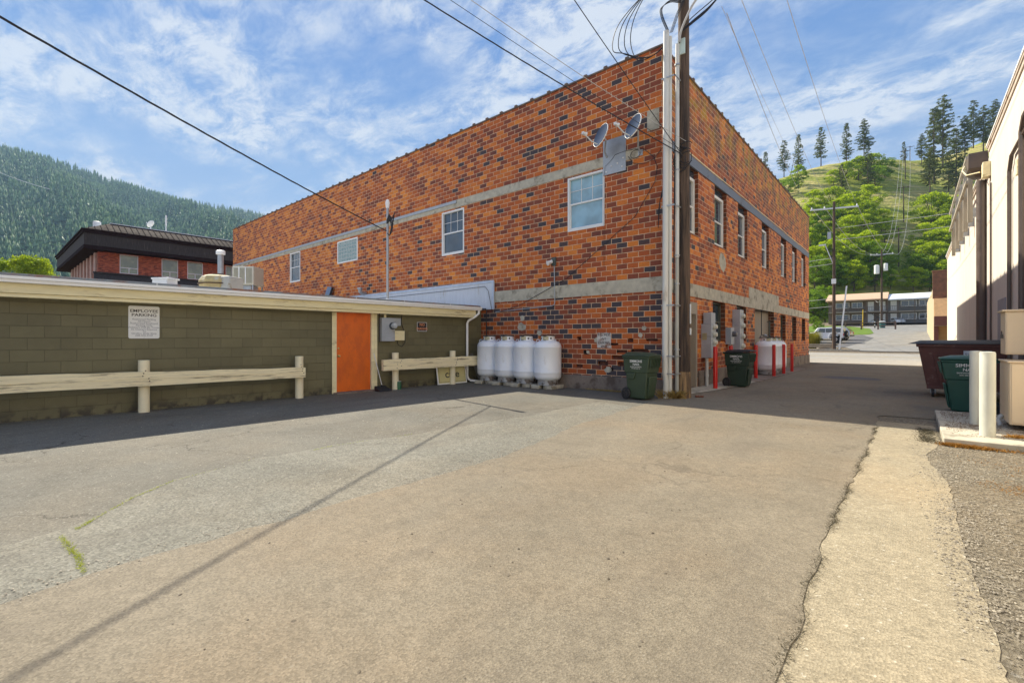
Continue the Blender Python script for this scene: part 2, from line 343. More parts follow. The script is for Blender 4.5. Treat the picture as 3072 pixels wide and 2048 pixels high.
M_flash = plain('rusty_flashing', (.15,.17,.19), .8, metal=.0, var=.15, scale=2, dirt=(.20,.075,.03), dirtamt=.42, dscale=1.3)
M_roof = plain('roof_membrane', (.45,.45,.44), .8)
M_orange = plain('orange_paint', (.80,.15,.008), .45, var=.12, scale=2.2, dirt=(.66,.12,.012), dirtamt=.4, dscale=3., coat=.1, stretch=(1,1,.5))
M_galv = plain('galvanised_metal', (.42,.44,.46), .45, metal=.55, var=.12, scale=6)
M_greybox = plain('grey_enamel', (.40,.43,.47), .5, metal=.1, var=.08, scale=4, dirt=(.26,.25,.24), dirtamt=.15)
M_glassdk = glass_mat('window_glass')
M_blinds = glass_mat('window_glass_blinds', (.16,.30,.38), .08)
M_black = plain('black_plastic', (.018,.018,.02), .55, var=.2)
M_wire = plain('black_cable', (.02,.02,.024), .6)
M_wirelt = plain('pale_cable', (.45,.44,.43), .6)
M_white = plain('white_paint', (.78,.78,.76), .45, var=.05)
M_pvc = plain('grey_pvc', (.62,.62,.58), .5, var=.08, dirt=(.42,.38,.32), dirtamt=.2, scale=2, stretch=(1,1,.4))
M_pvc2 = plain('weathered_pvc', (.40,.40,.36), .6, var=.15, dirt=(.5,.27,.10), dirtamt=.12, scale=2)
M_polewood = plain('pole_wood', (.115,.075,.050), .9, var=.45, scale=5, bump=.012, bscale=14, dirt=(.035,.025,.02), dirtamt=.4, stretch=(7,7,.35), dscale=1.5)
M_tank = plain('tank_white', (.86,.88,.90), .32, var=.05, scale=2, dirt=(.66,.63,.57), dirtamt=.08, dscale=3.5, coat=.15, stretch=(1,1,.4))
M_red = plain('red_paint', (.62,.012,.010), .35, var=.08, coat=.3)
M_binG = plain('green_bin_plastic', (.038,.062,.034), .5, var=.14, scale=5)
M_binD = plain('dark_green_bin_plastic', (.022,.045,.028), .5, var=.14, scale=5)
M_binT = plain('teal_bin_plastic', (.018,.085,.062), .45, var=.12, scale=5)
M_maroon = plain('maroon_dumpster_steel', (.13,.050,.042), .55, var=.2, scale=3, dirt=(.30,.26,.20), dirtamt=.12, dscale=3)
M_sign = plain('sign_white', (.80,.80,.78), .4, var=.03)
M_ink = plain('sign_ink', (.03,.03,.035), .5)
M_paleink = plain('grey_sign_ink', (.30,.31,.34), .5)
M_stucco = plain('cream_stucco', (.74,.67,.57), .8, var=.06, scale=1.6, bump=.004, bscale=22, dirt=(.50,.44,.38), dirtamt=.12, stretch=(1,1,.25))
M_bronze = plain('brown_downspout', (.12,.092,.078), .45, var=.12)
M_beige = plain('beige_enamel', (.78,.62,.42), .42, var=.04, dirt=(.45,.36,.25), dirtamt=.05)
M_bollard = plain('cream_bollard', (.62,.62,.53), .5, var=.10, scale=4, dirt=(.40,.38,.30), dirtamt=.22, stretch=(1,1,.5))
M_moss = plain('orange_moss', (.30,.13,.02), .95, var=.5, scale=22, bump=.02, bscale=40, dirt=(.10,.055,.02), dirtamt=.4, dscale=9)
M_charcoal = plain('charred_siding', (.045,.040,.038), .95, var=.35, scale=4, stretch=(4,4,.4), dirt=(.12,.10,.09), dirtamt=.15)
M_brown = plain('brown_roof_metal', (.026,.017,.018), .9, var=.2, spec=.05)
M_alum = plain('aluminium_frame', (.62,.63,.64), .4, metal=.3)
M_olivedoor = plain('brown_door', (.17,.13,.09), .6, var=.06)
# ================================================================ SETTING: ground, alley, lot, street
XR, YL, XW = -4.55, 10.75, 1.60            # alley face, lot face of the brick building; right-hand wall
def terr(y): return .0 if y < 55 else .06*(y-55)
M_earth = asphalt_mat('earth', (.20,.16,.11), .3, 40, bumpd=.01)
M_alley = asphalt_mat('alley_asphalt', (.212,.182,.134), .22, 100, stain=(.14,.12,.095), stainamt=.42, var=.15, cracks=.35, cscale=.3, light=(.32,.29,.23))
M_lot = asphalt_mat('old_lot_asphalt', (.160,.151,.124), .24, 90, cracks=.8, stain=(.12,.11,.09), stainamt=.5, bumpd=.004, var=.20)
M_rim = asphalt_mat('rough_asphalt', (.205,.197,.162), .30, 75, cracks=.5, cscale=.7, stain=(.13,.12,.10), stainamt=.4, bumpd=.006, var=.18)
M_strip = asphalt_mat('concrete_strip', (.325,.280,.196), .22, 80, cracks=.3, stain=(.38,.30,.18), stainamt=.35, bumpd=.004, var=.12, light=(.7,.66,.55))
M_gravel = asphalt_mat('gravelly_asphalt', (.245,.213,.157), .36, 45, stain=(.33,.22,.10), stainamt=.4, bumpd=.018, var=.2, light=(.6,.57,.5))
M_street = asphalt_mat('street_asphalt', (.34,.32,.28), .18, 40, stain=(.25,.235,.21), stainamt=.4, bumpd=.002, var=.08)
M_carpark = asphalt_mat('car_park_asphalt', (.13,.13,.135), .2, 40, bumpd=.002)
def gpoly(px, z): return [(p.x, p.y, z) for p in (onZ(a, b, 0) for a, b in px)]
def sheet(name, pts, z, mat):
    mb = MB(); mb.poly([(x, y, z) for x, y in pts]); return struct(mb, name, mat)
# base ground: near flat, then a gentle rise beyond the street
mb = MB(); ys = [-60, 0, 20, 55]+[55+i*8 for i in range(1, 13)]+[3000]; 
zs = [terr(y) if y < 152 else 5.82 for y in ys]; xs = [-3000, -60, 60, 2500]
for j in range(len(ys)-1):
    for i in range(3): mb.quad((xs[i], ys[j], zs[j]-.02), (xs[i+1], ys[j], zs[j]-.02), (xs[i+1], ys[j+1], zs[j+1]-.02), (xs[i], ys[j+1], zs[j+1]-.02))
struct(mb, 'ground', M_earth)
def jag(pts, amp=.03, step=.25, seed=1):
    r = random.Random(seed); out = []
    for (x0, y0), (x1, y1) in zip(pts[:-1], pts[1:]):
        L = math.hypot(x1-x0, y1-y0); n = max(1, int(L/step))
        for i in range(n):
            t = i/n; out.append((x0+(x1-x0)*t+r.uniform(-amp, amp), y0+(y1-y0)*t+r.uniform(-amp, amp)))
    out.append(pts[-1]); return out
def chaik(P, n=2):
    for _ in range(n):
        Q = [P[0]]
        for a, b in zip(P[:-1], P[1:]): Q += [(a[0]*.75+b[0]*.25, a[1]*.75+b[1]*.25), (a[0]*.25+b[0]*.75, a[1]*.25+b[1]*.75)]
        P = Q+[P[-1]]
    return P
edge_px = [(0,1812),(281,1718),(542,1646),(849,1561),(1110,1483),(1536,1362),(1732,1276),(1902,1222)]
edge = [(p.x, p.y) for p in (onZ(*q) for q in edge_px)]
edge = [(edge[0][0]+.9, -2.2)]+[(edge[0][0]+.35, -.6)]+edge+[(-4.35, 10.4)]
edgeJ = jag(edge, .035, .18, 3)
alley_r_px = [(2633,1248),(2630,1281),(2614,1320),(2574.6,1411),(2483,1594),(2444,1718),(2385,1901),(2329.6,2048)]
ar = [(p.x, p.y) for p in (onZ(*q) for q in alley_r_px)]
arJ = jag([(ar[0][0]+.1, 10.4)]+ar+[(ar[-1][0]-.25, -1.), (ar[-1][0]-.4, -3)], .018, .12, 5)
# old parking lot (left)
sheet('parking_lot', [(-40, -8), (-1, -8)]+[(-1.0, -3)]+[(x+.4, y) for x, y in edge]+[(-4.55, 10.9), (-12, 10.9), (-12, -2), (-40, -2)], .000, M_lot)
# lighter band of rough surfacing along the newer alley asphalt
rim_px = [(0,1640),(180,1590),(280,1560),(400,1490),(520,1440),(780,1374),(1000,1335),(1240,1303),(1480,1262),(1577,1250),(1700,1222),(1800,1205)]
rim = [(p.x, p.y) for p in (onZ(*q) for q in rim_px)]
rimJ = jag([(-4.6, -2.)]+[(-4.2, -.6)]+rim, .04, .2, 9)
sheet('lot_surfacing', rimJ+[(x+.25, y-.02) for x, y in reversed(edge[:-1])], .004, M_rim)
# alley asphalt
sheet('alley_road', edgeJ+[(XR+.35, 11.0), (XR+.75, 13.2), (XR+.75, 31.5), (1.35, 31.5), (1.35, 10.6)]+arJ, .009, M_alley)
# concrete strip with the ragged outer edge, gravelly asphalt beside it
sr_px = [(2764,1365),(2842,1437),(2862,1516),(2881,1633),(2960,1803),(3012,2048)]
sr = [(p.x, p.y) for p in (onZ(*q) for q in sr_px)]
sheet('concrete_strip', [(p[0]-.12, p[1]) for p in [(ar[0][0]+.1, 9.7)]+ar]+[(ar[-1][0]-.5, -3)]+jag(chaik([(sr[-1][0]+.2, -3)]+list(reversed(sr))+[(.28, 8.0), (.25, 9.7)], 3), .012, .06, 8), .004, M_strip)
sheet('gravel_verge', [(ar[0][0]-.2, 11.0), (ar[0][0]-.2, 9.5), (-.2, 7.), (-.5, 3), (-.4, -3), (8, -3), (8, 11.0)], .000, M_gravel)
# concrete pads
pad = MB(); pad.box(.30, 8.12, -.05, 1.58, 11.2, .085); struct(pad, 'concrete_pad', M_conc, bevel=.012)
apr = MB(); apr.poly([(XR, 11.3, .022), (XR+.45, 11.3, .022), (XR+.62, 12.2, .022), (XR+.85, 14.2, .022), (XR+.85, 16, .022), (XR, 16, .022)]); struct(apr, 'door_apron', M_conc)
apr = MB(); apr.box(XR, 16, -.02, XR+.95, 24.5, .035); struct(apr, 'bollard_apron', M_concdk)
# street and far side
sheet('street', [(-140, 31.5), (160, 31.5), (160, 57.4), (-140, 57.4)], .005, M_street)
M_yellow = plain('yellow_road_paint', (.55,.38,.08), .7, var=.15)
mb = MB()
for y in (44.3, 44.65): mb.quad((-120, y, .010), (140, y, .010), (140, y+.13, .010), (-120, y+.13, .010))
struct(mb, 'road_marking', M_yellow)
kb = MB(); kb.box(-120, 57.4, -.05, -4.0, 57.75, .30); struct(kb, 'kerb', M_conc, bevel=.02)
def slope_sheet(name, pts, dz, mat):
    mb = MB(); mb.poly([(x, y, terr(y)+dz) for x, y in pts]); return struct(mb, name, mat)
M_drive = asphalt_mat('driveway_asphalt', (.25,.245,.23), .15, 40, bumpd=.002)
slope_sheet('driveway', [(-4.0, 57.4), (6.5, 57.4), (4.0, 100), (4.0, 127), (-40, 127), (-40, 120), (-6.2, 110), (-7.5, 92), (-9, 75), (-6.0, 63), (-4.2, 58.2)], .03, M_drive)
slope_sheet('car_park', [(-45, 62), (-5.6, 62), (-5.2, 66), (-4.2, 73), (-4.0, 80), (-5.5, 86), (-45, 86)], .045, M_carpark)
mb = MB()
for y in (66.5, 70., 73.4, 77., 80.5): mb.quad((-14, y, terr(y)+.06), (-6.2, y-.1, terr(y-.1)+.06), (-6.2, y+.06, terr(y+.06)+.06), (-14, y+.16, terr(y+.16)+.06))
struct(mb, 'parking_line', M_yellow)
M_lawn = leaf_mat('lawn', (.10,.17,.02), (.20,.30,.035), .1, 2)
slope_sheet('lawn', [(-50, 86.5), (-9, 85.5), (-5.0, 88.5), (-4.6, 92), (-6.0, 109), (-9, 118), (-13, 126), (-50, 127)], .07, M_lawn)
slope_sheet('lawn_verge', [(1.9, 108), (6, 106), (6, 122), (2.2, 122)], .07, M_lawn)
slope_sheet('planting_bed', [(-45, 58.2), (-6.0, 58.2), (-5.8, 61.5), (-45, 61.5)], .05, M_earth)

# ================================================================ BRICK BUILDING
def wallgrid(mb, P, u0, u1, z0, z1, holes, reveal=None):
    us = sorted({u0, u1, *[h[0] for h in holes], *[h[1] for h in holes]}); zs = sorted({z0, z1, *[h[2] for h in holes], *[h[3] for h in holes]})
    us = [u for u in us if u0-1e-6 <= u <= u1+1e-6]; zs = [z for z in zs if z0-1e-6 <= z <= z1+1e-6]
    for i in range(len(us)-1):
        for j in range(len(zs)-1):
            cu, cz = (us[i]+us[i+1])/2, (zs[j]+zs[j+1])/2
            if any(h[0] < cu < h[1] and h[2] < cz < h[3] for h in holes): continue
            mb.quad(P(us[i], zs[j], 0), P(us[i+1], zs[j], 0), P(us[i+1], zs[j+1], 0), P(us[i], zs[j+1], 0))
    for a, b, c, d, dep in holes:
        r = mb
        if reveal is not None: r = MB(); reveal.append(r)
        r.quad(P(a,c,0), P(a,c,dep), P(a,d,dep), P(a,d,0)); r.quad(P(b,c,0), P(b,d,0), P(b,d,dep), P(b,c,dep))
        r.quad(P(a,c,0), P(b,c,0), P(b,c,dep), P(a,c,dep)); r.quad(P(a,d,0), P(a,d,dep), P(b,d,dep), P(b,d,0))
TOPZ = 8.38
XF, YF = -33.1, 31.6                       # far ends of the two faces
bb = thing('brick_building', 'two-storey orange brick building with concrete bands, on the corner of the alley', 'building', (XR, YL, 0))
def lb(mb): # builder coordinates are world; shift into the building's frame
    mb.v = [(x-XR, y-YL, z) for x, y, z in mb.v]; return mb
PL = lambda u, z, d: (u, YL+d, z)
PR = lambda u, z, d: (XR-d, u, z)
def rectL(pl, pr, pt, pb, col=None):       # window rectangle on the lot face: x0, x1, z0, z1 (rows read at the left edge)
    a = onY(pl, pt, YL); b = onY(pl, pb, YL); c = onY(pr, pt, YL); return (a.x, c.x, b.z, a.z)
WL = [rectL(1703.5,1814,537,697), rectL(1326,1392.5,640,769), rectL(870.4,901,760.7,849)]
GB = rectL(1012.6,1073,726.7,792)
holesL = [(a, b, c, d, .09) for a, b, c, d in WL]+[(GB[0], GB[1], GB[2], GB[3], .04)]
chips = []
for (x, z, ww, hh, dp) in [(-6.05,1.19,.30,.05,.05),(-5.75,1.00,.26,.06,.05),(-5.35,1.02,.40,.07,.06),(-5.9,.83,.30,.08,.05),(-5.72,.66,.42,.09,.06),(-6.3,.66,.26,.09,.05),
                       (-6.35,1.27,.16,.09,.06),(-6.12,.52,.24,.08,.05),(-6.75,.93,.14,.10,.07),(-7.0,.58,.2,.07,.04),(-4.95,1.30,.26,.05,.05),(-6.95,1.32,.12,.08,.06),(-5.45,1.27,.14,.08,.06)]:
    chips.append((x, x+ww*1.15, z, z+hh*1.25, dp+.04))
cav = MB(); wm = MB(); rv = MB()
holesChip = chips
wallgrid(wm, PL, XF, XR, .0, TOPZ, holesL+chips)
M_broken = plain('broken_brick', (.13,.05,.035), .9, var=.4, scale=14, bump=.02, bscale=20, dirt=(.04,.025,.02), dirtamt=.4)
for a, b, c, d, dp in chips: cav.quad(PL(a,c,dp), PL(b,c,dp), PL(b,d,dp), PL(a,d,dp))
WR = [(12.05,13.25,4.2,6.06),(14.66,15.86,4.2,6.06),(17.16,18.36,4.2,6.06),(20.50,21.70,4.2,6.06),(24.04,25.24,4.2,6.06),(26.65,27.85,4.2,6.06),(29.2,30.4,4.2,6.06)]
WG = [(14.49,15.72,1.28,2.50),(17.03,18.20,1.28,2.50),(23.95,25.10,1.27,2.48),(26.65,27.75,1.27,2.48),(29.3,30.4,1.27,2.48)]
DR = [(11.95,13.15,.02,2.36)]; PN = [(19.40,22.65,.05,2.66)]
wr = MB(); rvl = []
wallgrid(wr, PR, YL, YF, .0, TOPZ, [h+(.30,) for h in WR+WG]+[DR[0]+(.22,), PN[0]+(.25,)], rvl)
wr.quad((XF, YF, 0), (XR, YF, 0), (XR, YF, TOPZ), (XF, YF, TOPZ)); wr.quad((XF, YL, 0), (XF, YF, 0), (XF, YF, TOPZ), (XF, YL, TOPZ))
wall = lb(wm).build('wall', M_brick, bb); pieces(lb(cav), 'chipped_brick', M_broken, wall)
side = lb(wr).build('wall', M_brickR, bb); side['label'] = 'alley-side brick wall with yellow lichen near its top'
for q in rvl: lb(q).build('window_reveal', M_reveal, side)

mb = MB(); mb.quad((XF, YL+.3, TOPZ-.5), (XR-.3, YL+.3, TOPZ-.5), (XR-.3, YF, TOPZ-.5), (XF, YF, TOPZ-.5)); lb(mb).build('roof', M_roof, bb)
# parapet: inner faces and a tile coping with raised joints
mb = MB(); mb.box(XF, YL+.25, TOPZ-.6, XR-.25, YL+.30, TOPZ); mb.box(XR-.30, YL+.25, TOPZ-.6, XR-.25, YF, TOPZ); lb(mb).build('parapet', M_brick, bb)
cp = MB(); cp.box(XF-.03, YL-.035, TOPZ, XR+.035, YL+.31, TOPZ+.045); cp.box(XR-.31, YL+.31, TOPZ, XR+.035, YF+.03, TOPZ+.045)
x = XR-.9
while x > XF: cp.box(x-.05, YL-.055, TOPZ+.01, x+.05, YL+.32, TOPZ+.085); x -= .62+random.uniform(-.02, .02)
y = YL+.8
while y < YF: cp.box(XR-.32, y-.05, TOPZ+.01, XR+.055, y+.05, TOPZ+.085); y += .62+random.uniform(-.02, .02)
lb(cp).build('coping', plain('clay_coping', (.15,.11,.09), .7, var=.3, dirt=(.32,.24,.10), dirtamt=.25), bb, bevel=.01)
# concrete bands
zl0, zl1, zu0, zu1 = 2.51, 2.86, 5.86, 6.12
mb = MB(); mb.box(XF, YL-.018, zl0, XR+.018, YL+.02, zl1); mb.box(XR-.02, YL+.02, zl0, XR+.018, YF, zl1); 
mb.box(XR-.02, 18.54, zl1, XR+.0175, 23.5, 3.27); lb(mb).build('concrete_band', M_conc, bb, bevel=.004)
mb = MB(); mb.box(XF, YL-.022, zu0, -5.15, YL+.02, zu1); lb(mb).build('concrete_band', M_conc, bb, bevel=.004)
mb = MB(); mb.box(XR-.02, YL+.6, 6.04, XR+.028, YF-.15, 6.31); lb(mb).build('lintel_band', M_lintel, bb, bevel=.005)
mb = MB(); mb.tube([(XR+.04, y, 6.335-.012*math.sin(y)) for y in np.arange(YL+1.4, YF-.3, .5)], .013, 6); lb(mb).build('cable', M_cream, bb)
# metal channel that covers part of the upper band
mb = MB(); a = onY(1372, 610, YL).x; mb.box(XF+.4, YL-.06, 6.0, a, YL-.023, 6.10); lb(mb).build('cable_channel', M_galv, bb)
mb = MB(); mb.box(-8.9, YL-.045, 0-.05, XR+.05, YL+.02, .375); mb.box(XR-.02, YL+.02, -.05, XR+.045, 11.9, .36)
for a, b in ((13.2, 19.35), (22.7, YF)): mb.box(XR-.02, a, -.05, XR+.045, b, .46)
lb(mb).build('foundation', M_concdk, bb, bevel=.008)
# patches of cement on the walls
def blob(c, P, r, z, d=.006, n=16, seed=0, asp=1.):
    rr = random.Random(seed); mb = MB(); pts = []
    for i in range(n):
        g = 2*math.pi*i/n; q = r*rr.uniform(.75, 1.15); pts.append((c+q*math.cos(g)*asp, z+q*math.sin(g)))
    f = [P(u, v, -d) for u, v in pts]; b = [P(u, v, .01) for u, v in pts]
    mb._a(f+b, [tuple(range(n))]+[(i, (i+1)%n, (i+1)%n+n, i+n) for i in range(n)]); return mb
k = 0
for (u, z, r, asp) in [(-8.9,1.98,.09,1),(-8.93,1.72,.13,1.2),(-6.35,1.33,.07,1.),(-6.6,1.0,.05,1),(-6.0,.55,.08,1.3),(-5.05,.95,.05,1),(-5.1,1.45,.07,1),(-5.0,1.62,.06,1.1),(-8.25,1.53,.08,1.2)]:
    k += 1; lb(blob(u, PL, r, z, seed=k, asp=asp)).build('cement_patch', M_conc, wall)
lb(blob(15.45, PR, .30, 3.78, seed=31, asp=1.5, n=9)).build('cement_patch', M_conc, side)
mb = MB(); a = onY(1942, 400, YL).x; b = onY(1978, 400, YL).x; mb.box(a, YL-.012, 5.98+.45, b, YL, 6.92); lb(mb).build('cement_patch', M_conc, wall)
# windows of the lot face: double-hung vinyl
def win_parts(P, a, b, c, d, root, name='window', fr=.055, dep=.05, glass=M_glassdk, gl_lo=None, grid=True, fm=None, out=.0):
    fm = fm or M_vinyl
    def bx(mb, u0, u1, z0, z1, d0, d1):
        p = P(u0, z0, d0); q = P(u1, z1, d1); mb.box(p[0], p[1], p[2], q[0], q[1], q[2])
    f = MB(); m = (c+d)/2
    bx(f, a, a+fr, c, d, -out, dep+.03); bx(f, b-fr, b, c, d, -out, dep+.03); bx(f, a+fr, b-fr, c, c+fr*1.2, -out, dep+.03); bx(f, a+fr, b-fr, d-fr, d, -out, dep+.03)
    wobj = lb(f).build(name, fm, root, bevel=.004)
    s = MB(); t = .03
    bx(s, a+fr, b-fr, m-.02, m+.025, dep-.025, dep+.02)
    bx(s, a+fr, a+fr+t, c+fr*1.2, m-.02, dep-.02, dep+.02); bx(s, b-fr-t, b-fr, c+fr*1.2, m-.02, dep-.02, dep+.02); bx(s, a+fr+t, b-fr-t, c+fr*1.2, c+fr*1.2+t, dep-.02, dep+.02)
    lb(s).build('sash', fm, wobj, bevel=.003)
    if grid:
        g = MB(); W3 = (b-a-2*fr)/3
        for i in (1, 2): bx(g, a+fr+W3*i-.007, a+fr+W3*i+.007, m+.025, d-fr, dep+.018, dep+.028)
        bx(g, a+fr, b-fr, (m+d)/2-.007, (m+d)/2+.007, dep+.017, dep+.029); lb(g).build('muntin', fm, wobj)
    g = MB(); bx(g, a+fr, b-fr, m, d-fr, dep+.03, dep+.036); lb(g).build('pane', glass, wobj)
    g = MB(); bx(g, a+fr, b-fr, c+fr, m, dep+.012, dep+.018); lb(g).build('pane', gl_lo or glass, wobj)
    return wobj
for i, (a, b, c, d) in enumerate(WL): win_parts(PL, a, b, c, d, bb, dep=.045, glass=M_blinds if i == 0 else M_glassdk, gl_lo=M_blinds if i == 0 else None, out=.012)
# glass-block window
gbm, nt, bs = nodes('glass_block'); kk = NT(nt); ob, uv = coords(kk)
bt = kk.n('TexBrick'); bt.offset = 0; nt.links.new(uv, bt.inputs['Vector'])
for q, v in (('Scale', 1), ('Brick Width', (GB[1]-GB[0])/8), ('Row Height', (GB[3]-GB[2])/6), ('Mortar Size', .01)): bt.inputs[q].default_value = v
nt.links.new(kk.mix(bt.outputs['Fac'], kk.mix(kk.rng(kk.noise(ob, 14, 3), .4, .6), (.20,.30,.29), (.36,.45,.42)), (.5,.5,.46)), bs.inputs['Base Color']); bs.inputs['Roughness'].default_value = .15
nt.links.new(kk.bump(kk.noise(ob, 20, 2), .02), bs.inputs['Normal'])
f = MB(); a, b, c, d = GB; t = .05
for q in ((a, b, c, c+t), (a, b, d-t, d), (a, a+t, c+t, d-t), (b-t, b, c+t, d-t)): f.box(q[0], YL-.012, q[2], q[1], YL+.035, q[3])
gw = lb(f).build('glass_block_window', M_gutter, bb, bevel=.004); g = MB(); g.box(a+t, YL+.012, c+t, b-t, YL+.03, d-t); lb(g).build('pane', gbm, gw)
# windows of the alley face, set deep in their reveals
M_woodwin = plain('cream_window_paint', (.82,.78,.70), .55, var=.06)
M_darkwin = plain('dark_window_frame', (.10,.11,.09), .5)
for a, b, c, d in WR:
    dk = MB(); dk.box(XR-.29, a, d-.22, XR-.13, b, d); 
    o = win_parts(lambda u, z, e: (XR-.10-e, u, z), a, b, c+.03, d-.22, bb, fr=.085, dep=.04, glass=M_glassdk, fm=M_woodwin, grid=False)
    lb(dk).build('head_panel', M_glassdk, o); s = MB(); s.box(XR-.30, a, c, XR+.02, b, c+.03); lb(s).build('sill', M_reveal, o)
for a, b, c, d in WG: win_parts(lambda u, z, e: (XR-.14-e, u, z), a, b, c, d, bb, fr=.05, dep=.04, fm=M_darkwin, grid=False)
a, b, c, d = DR[0]
mb = MB(); mb.box(XR-.20, a+.1, c, XR-.16, b-.12, d-.32); do = lb(mb).build('door', M_olivedoor, bb)
mb = MB(); mb.box(XR-.2, b-.12, c, XR+.01, b, d); mb.box(XR-.2, a, c, XR+.01, a+.1, d); mb.box(XR-.2, a+.1, d-.32, XR+.01, b-.12, d); lb(mb).build('frame', M_plaster, do)
a, b, c, d = PN[0]; mb = MB(); mb.box(XR-.245, a, c, XR-.22, b, d); lb(mb).build('blocked_doorway', M_plaster, bb)
mb = MB(); mb.tube([(XR-.1, 22.35, .9), (XR-.1, 22.35, 2.1), (XR-.18, 22.35, 2.1)], .02, 6); mb.tube([(XR-.1, 22.2, .9), (XR-.1, 22.2, 2.1), (XR-.18, 22.2, 2.1)], .02, 6); lb(mb).build('gas_pipe', M_darkwin, bb)
# plate behind the dishes
a = onY(1810.6, 480, YL); b = onY(1878.6, 410, YL)
mb = MB(); mb.box(a.x, YL-.03, 5.62, b.x, YL-.002, 6.52); pl = lb(mb).build('metal_plate', M_galv, bb, bevel=.004)
mb = MB()
for i, (u, z) in enumerate([(.1,5.7),(.25,5.82),(.42,5.85),(.55,5.74),(.58,5.95)]): mb.lathe([(.018, 0), (.018, .015), (0, .02)], (a.x+u, YL-.03, z), 8, Matrix.Rotation(R(90), 3, 'X'))
pieces(lb(mb), 'bolt', M_white, pl)
# faded painted sign on the brick
def text_mesh(lines):
    """lines: (string, size, x, y, centre?, xscale) in the sign plane; returns verts(2D), faces"""
    V = []; F = []
    for (t, size, x, y, xs) in lines:
        cu = bpy.data.curves.new('t', 'FONT'); cu.body = t; cu.size = size; cu.align_x = 'CENTER'; cu.align_y = 'CENTER'; cu.offset = size*.012; cu.resolution_u = 3
        o = bpy.data.objects.new('t', cu); COL.objects.link(o); dg = bpy.context.evaluated_depsgraph_get(); me = bpy.data.meshes.new_from_object(o.evaluated_get(dg))
        off = len(V); V += [(v.co.x*xs+x, v.co.y+y) for v in me.vertices]; F += [tuple(i+off for i in p.vertices) for p in me.polygons]
        bpy.data.objects.remove(o); bpy.data.curves.remove(cu); bpy.data.meshes.remove(me)
    return V, F
def lettering(lines, P, mat, parent, name='lettering'):
    V, F = text_mesh(lines); mb = MB(); mb._a([P(u, v) for u, v in V], F); return mb.build(name, mat, parent, smooth=False)
a = onY(1792, 998, YL); b = onY(1833, 1043, YL); sx0, sx1, sz0, sz1 = a.x, b.x, onY(1792,1043,YL).z, a.z
fs = thing('wall_sign', 'faded white parking notice painted on the chipped bricks left of the corner wheelie bin', 'sign', (sx0, YL-.004, sz0))
M_oldwhite = plain('faded_white_paint', (.60,.58,.54), .8, var=.2, scale=9, dirt=(.30,.16,.11), dirtamt=.4, dscale=6)
mb = MB(); mb.box(0, -.006, 0, sx1-sx0, .0, sz1-sz0); mb.build('panel', M_oldwhite, fs)
W, Hh = sx1-sx0, sz1-sz0
lettering([('F.G. REV', .10, W*.5, Hh*.86, .95), ('PVT', .085, W*.5, Hh*.58, 1.), ('PARKING', .085, W*.5, Hh*.33, .95), ('SIGN U', .06, W*.5, Hh*.09, .95)], lambda u, v: (u, -.009, v), M_ink, fs)

# ================================================================ OLIVE BLOCK BUILDING (left), turned slightly
GA = math.atan(.0465)
gb = thing('block_building', 'low olive green concrete block building with cream fascia and white gutter, left of the lot', 'building', (-11.1, 0, 0), -GA)
gu = Vector((math.sin(GA), math.cos(GA), 0)); gn = Vector((math.cos(GA), -math.sin(GA), 0)); g0 = Vector((-11.1, 0, 0))
def onG(px, py, out=0.):                   # -> (distance out, distance along, height) in the building's own frame
    d = ray(px, py); t = ((g0+gn*out)-C0).dot(gn)/d.dot(gn); p = C0+d*t-g0; return Vector((p.dot(gn), p.dot(gu), p.z))
def G2W(v): return g0+gn*v[0]+gu*v[1]+Vector((0, 0, v[2]))
dl, dr = onG(1009.8, 932.8).y, onG(1112.6, 932.8).y; dt, db = onG(1009.8, 932.8).z, .02
YE = 10.72
PG = lambda u, z, d: (-d, u, z)
mb = MB(); wallgrid(mb, PG, -7, YE, 0, 2.3, [(dl-.12, dr+.16, 0, 2.3, .15)]); mb.quad((0,-7,0),(-18,-7,0),(-18,-7,2.3),(0,-7,2.3))
mb.build('wall', M_block, gb)
mb = MB(); mb.box(-20, -7.2, 2.30, -.12, YE+.3, 2.36); mb.build('roof', M_roof, gb)
ft = onG(0, 844, .3); 
mb = MB(); mb.box(-.0, -7.3, 2.085, .30, YE-.5, 2.25); mb.box(0, -7.3, 2.02, .27, YE-.55, 2.085-.003); mb.build('fascia', M_cream, gb, bevel=.004)
prof = [(.302, 2.245), (.40, 2.245), (.405, 2.29), (.425, 2.30), (.425, 2.345), (.413, 2.345), (.41, 2.31), (.395, 2.30), (.39, 2.256), (.312, 2.256), (.312, 2.345), (.302, 2.345)]
mb = MB(); n = len(prof); ya, yb = -7.3, YE-.35
mb._a([(x, ya, z) for x, z in prof]+[(x, yb, z) for x, z in prof], [(i, (i+1)%n, (i+1)%n+n, i+n) for i in range(n)]+[tuple(range(n)), tuple(range(2*n-1, n-1, -1))])
mb.build('gutter', M_gutter, gb)
mb = MB(); mb.box(.06, -7.3, 2.26, .30, YE-.3, 2.40); mb.build('edge_flashing', M_flash, gb, bevel=.004)
mb = MB()
for y in (2.2, 6.2, 7.6, 9.2): mb.box(.299, y, 2.262, .306, y+.02, 2.402)
pieces(mb, 'flashing_seam', M_galv, gb)
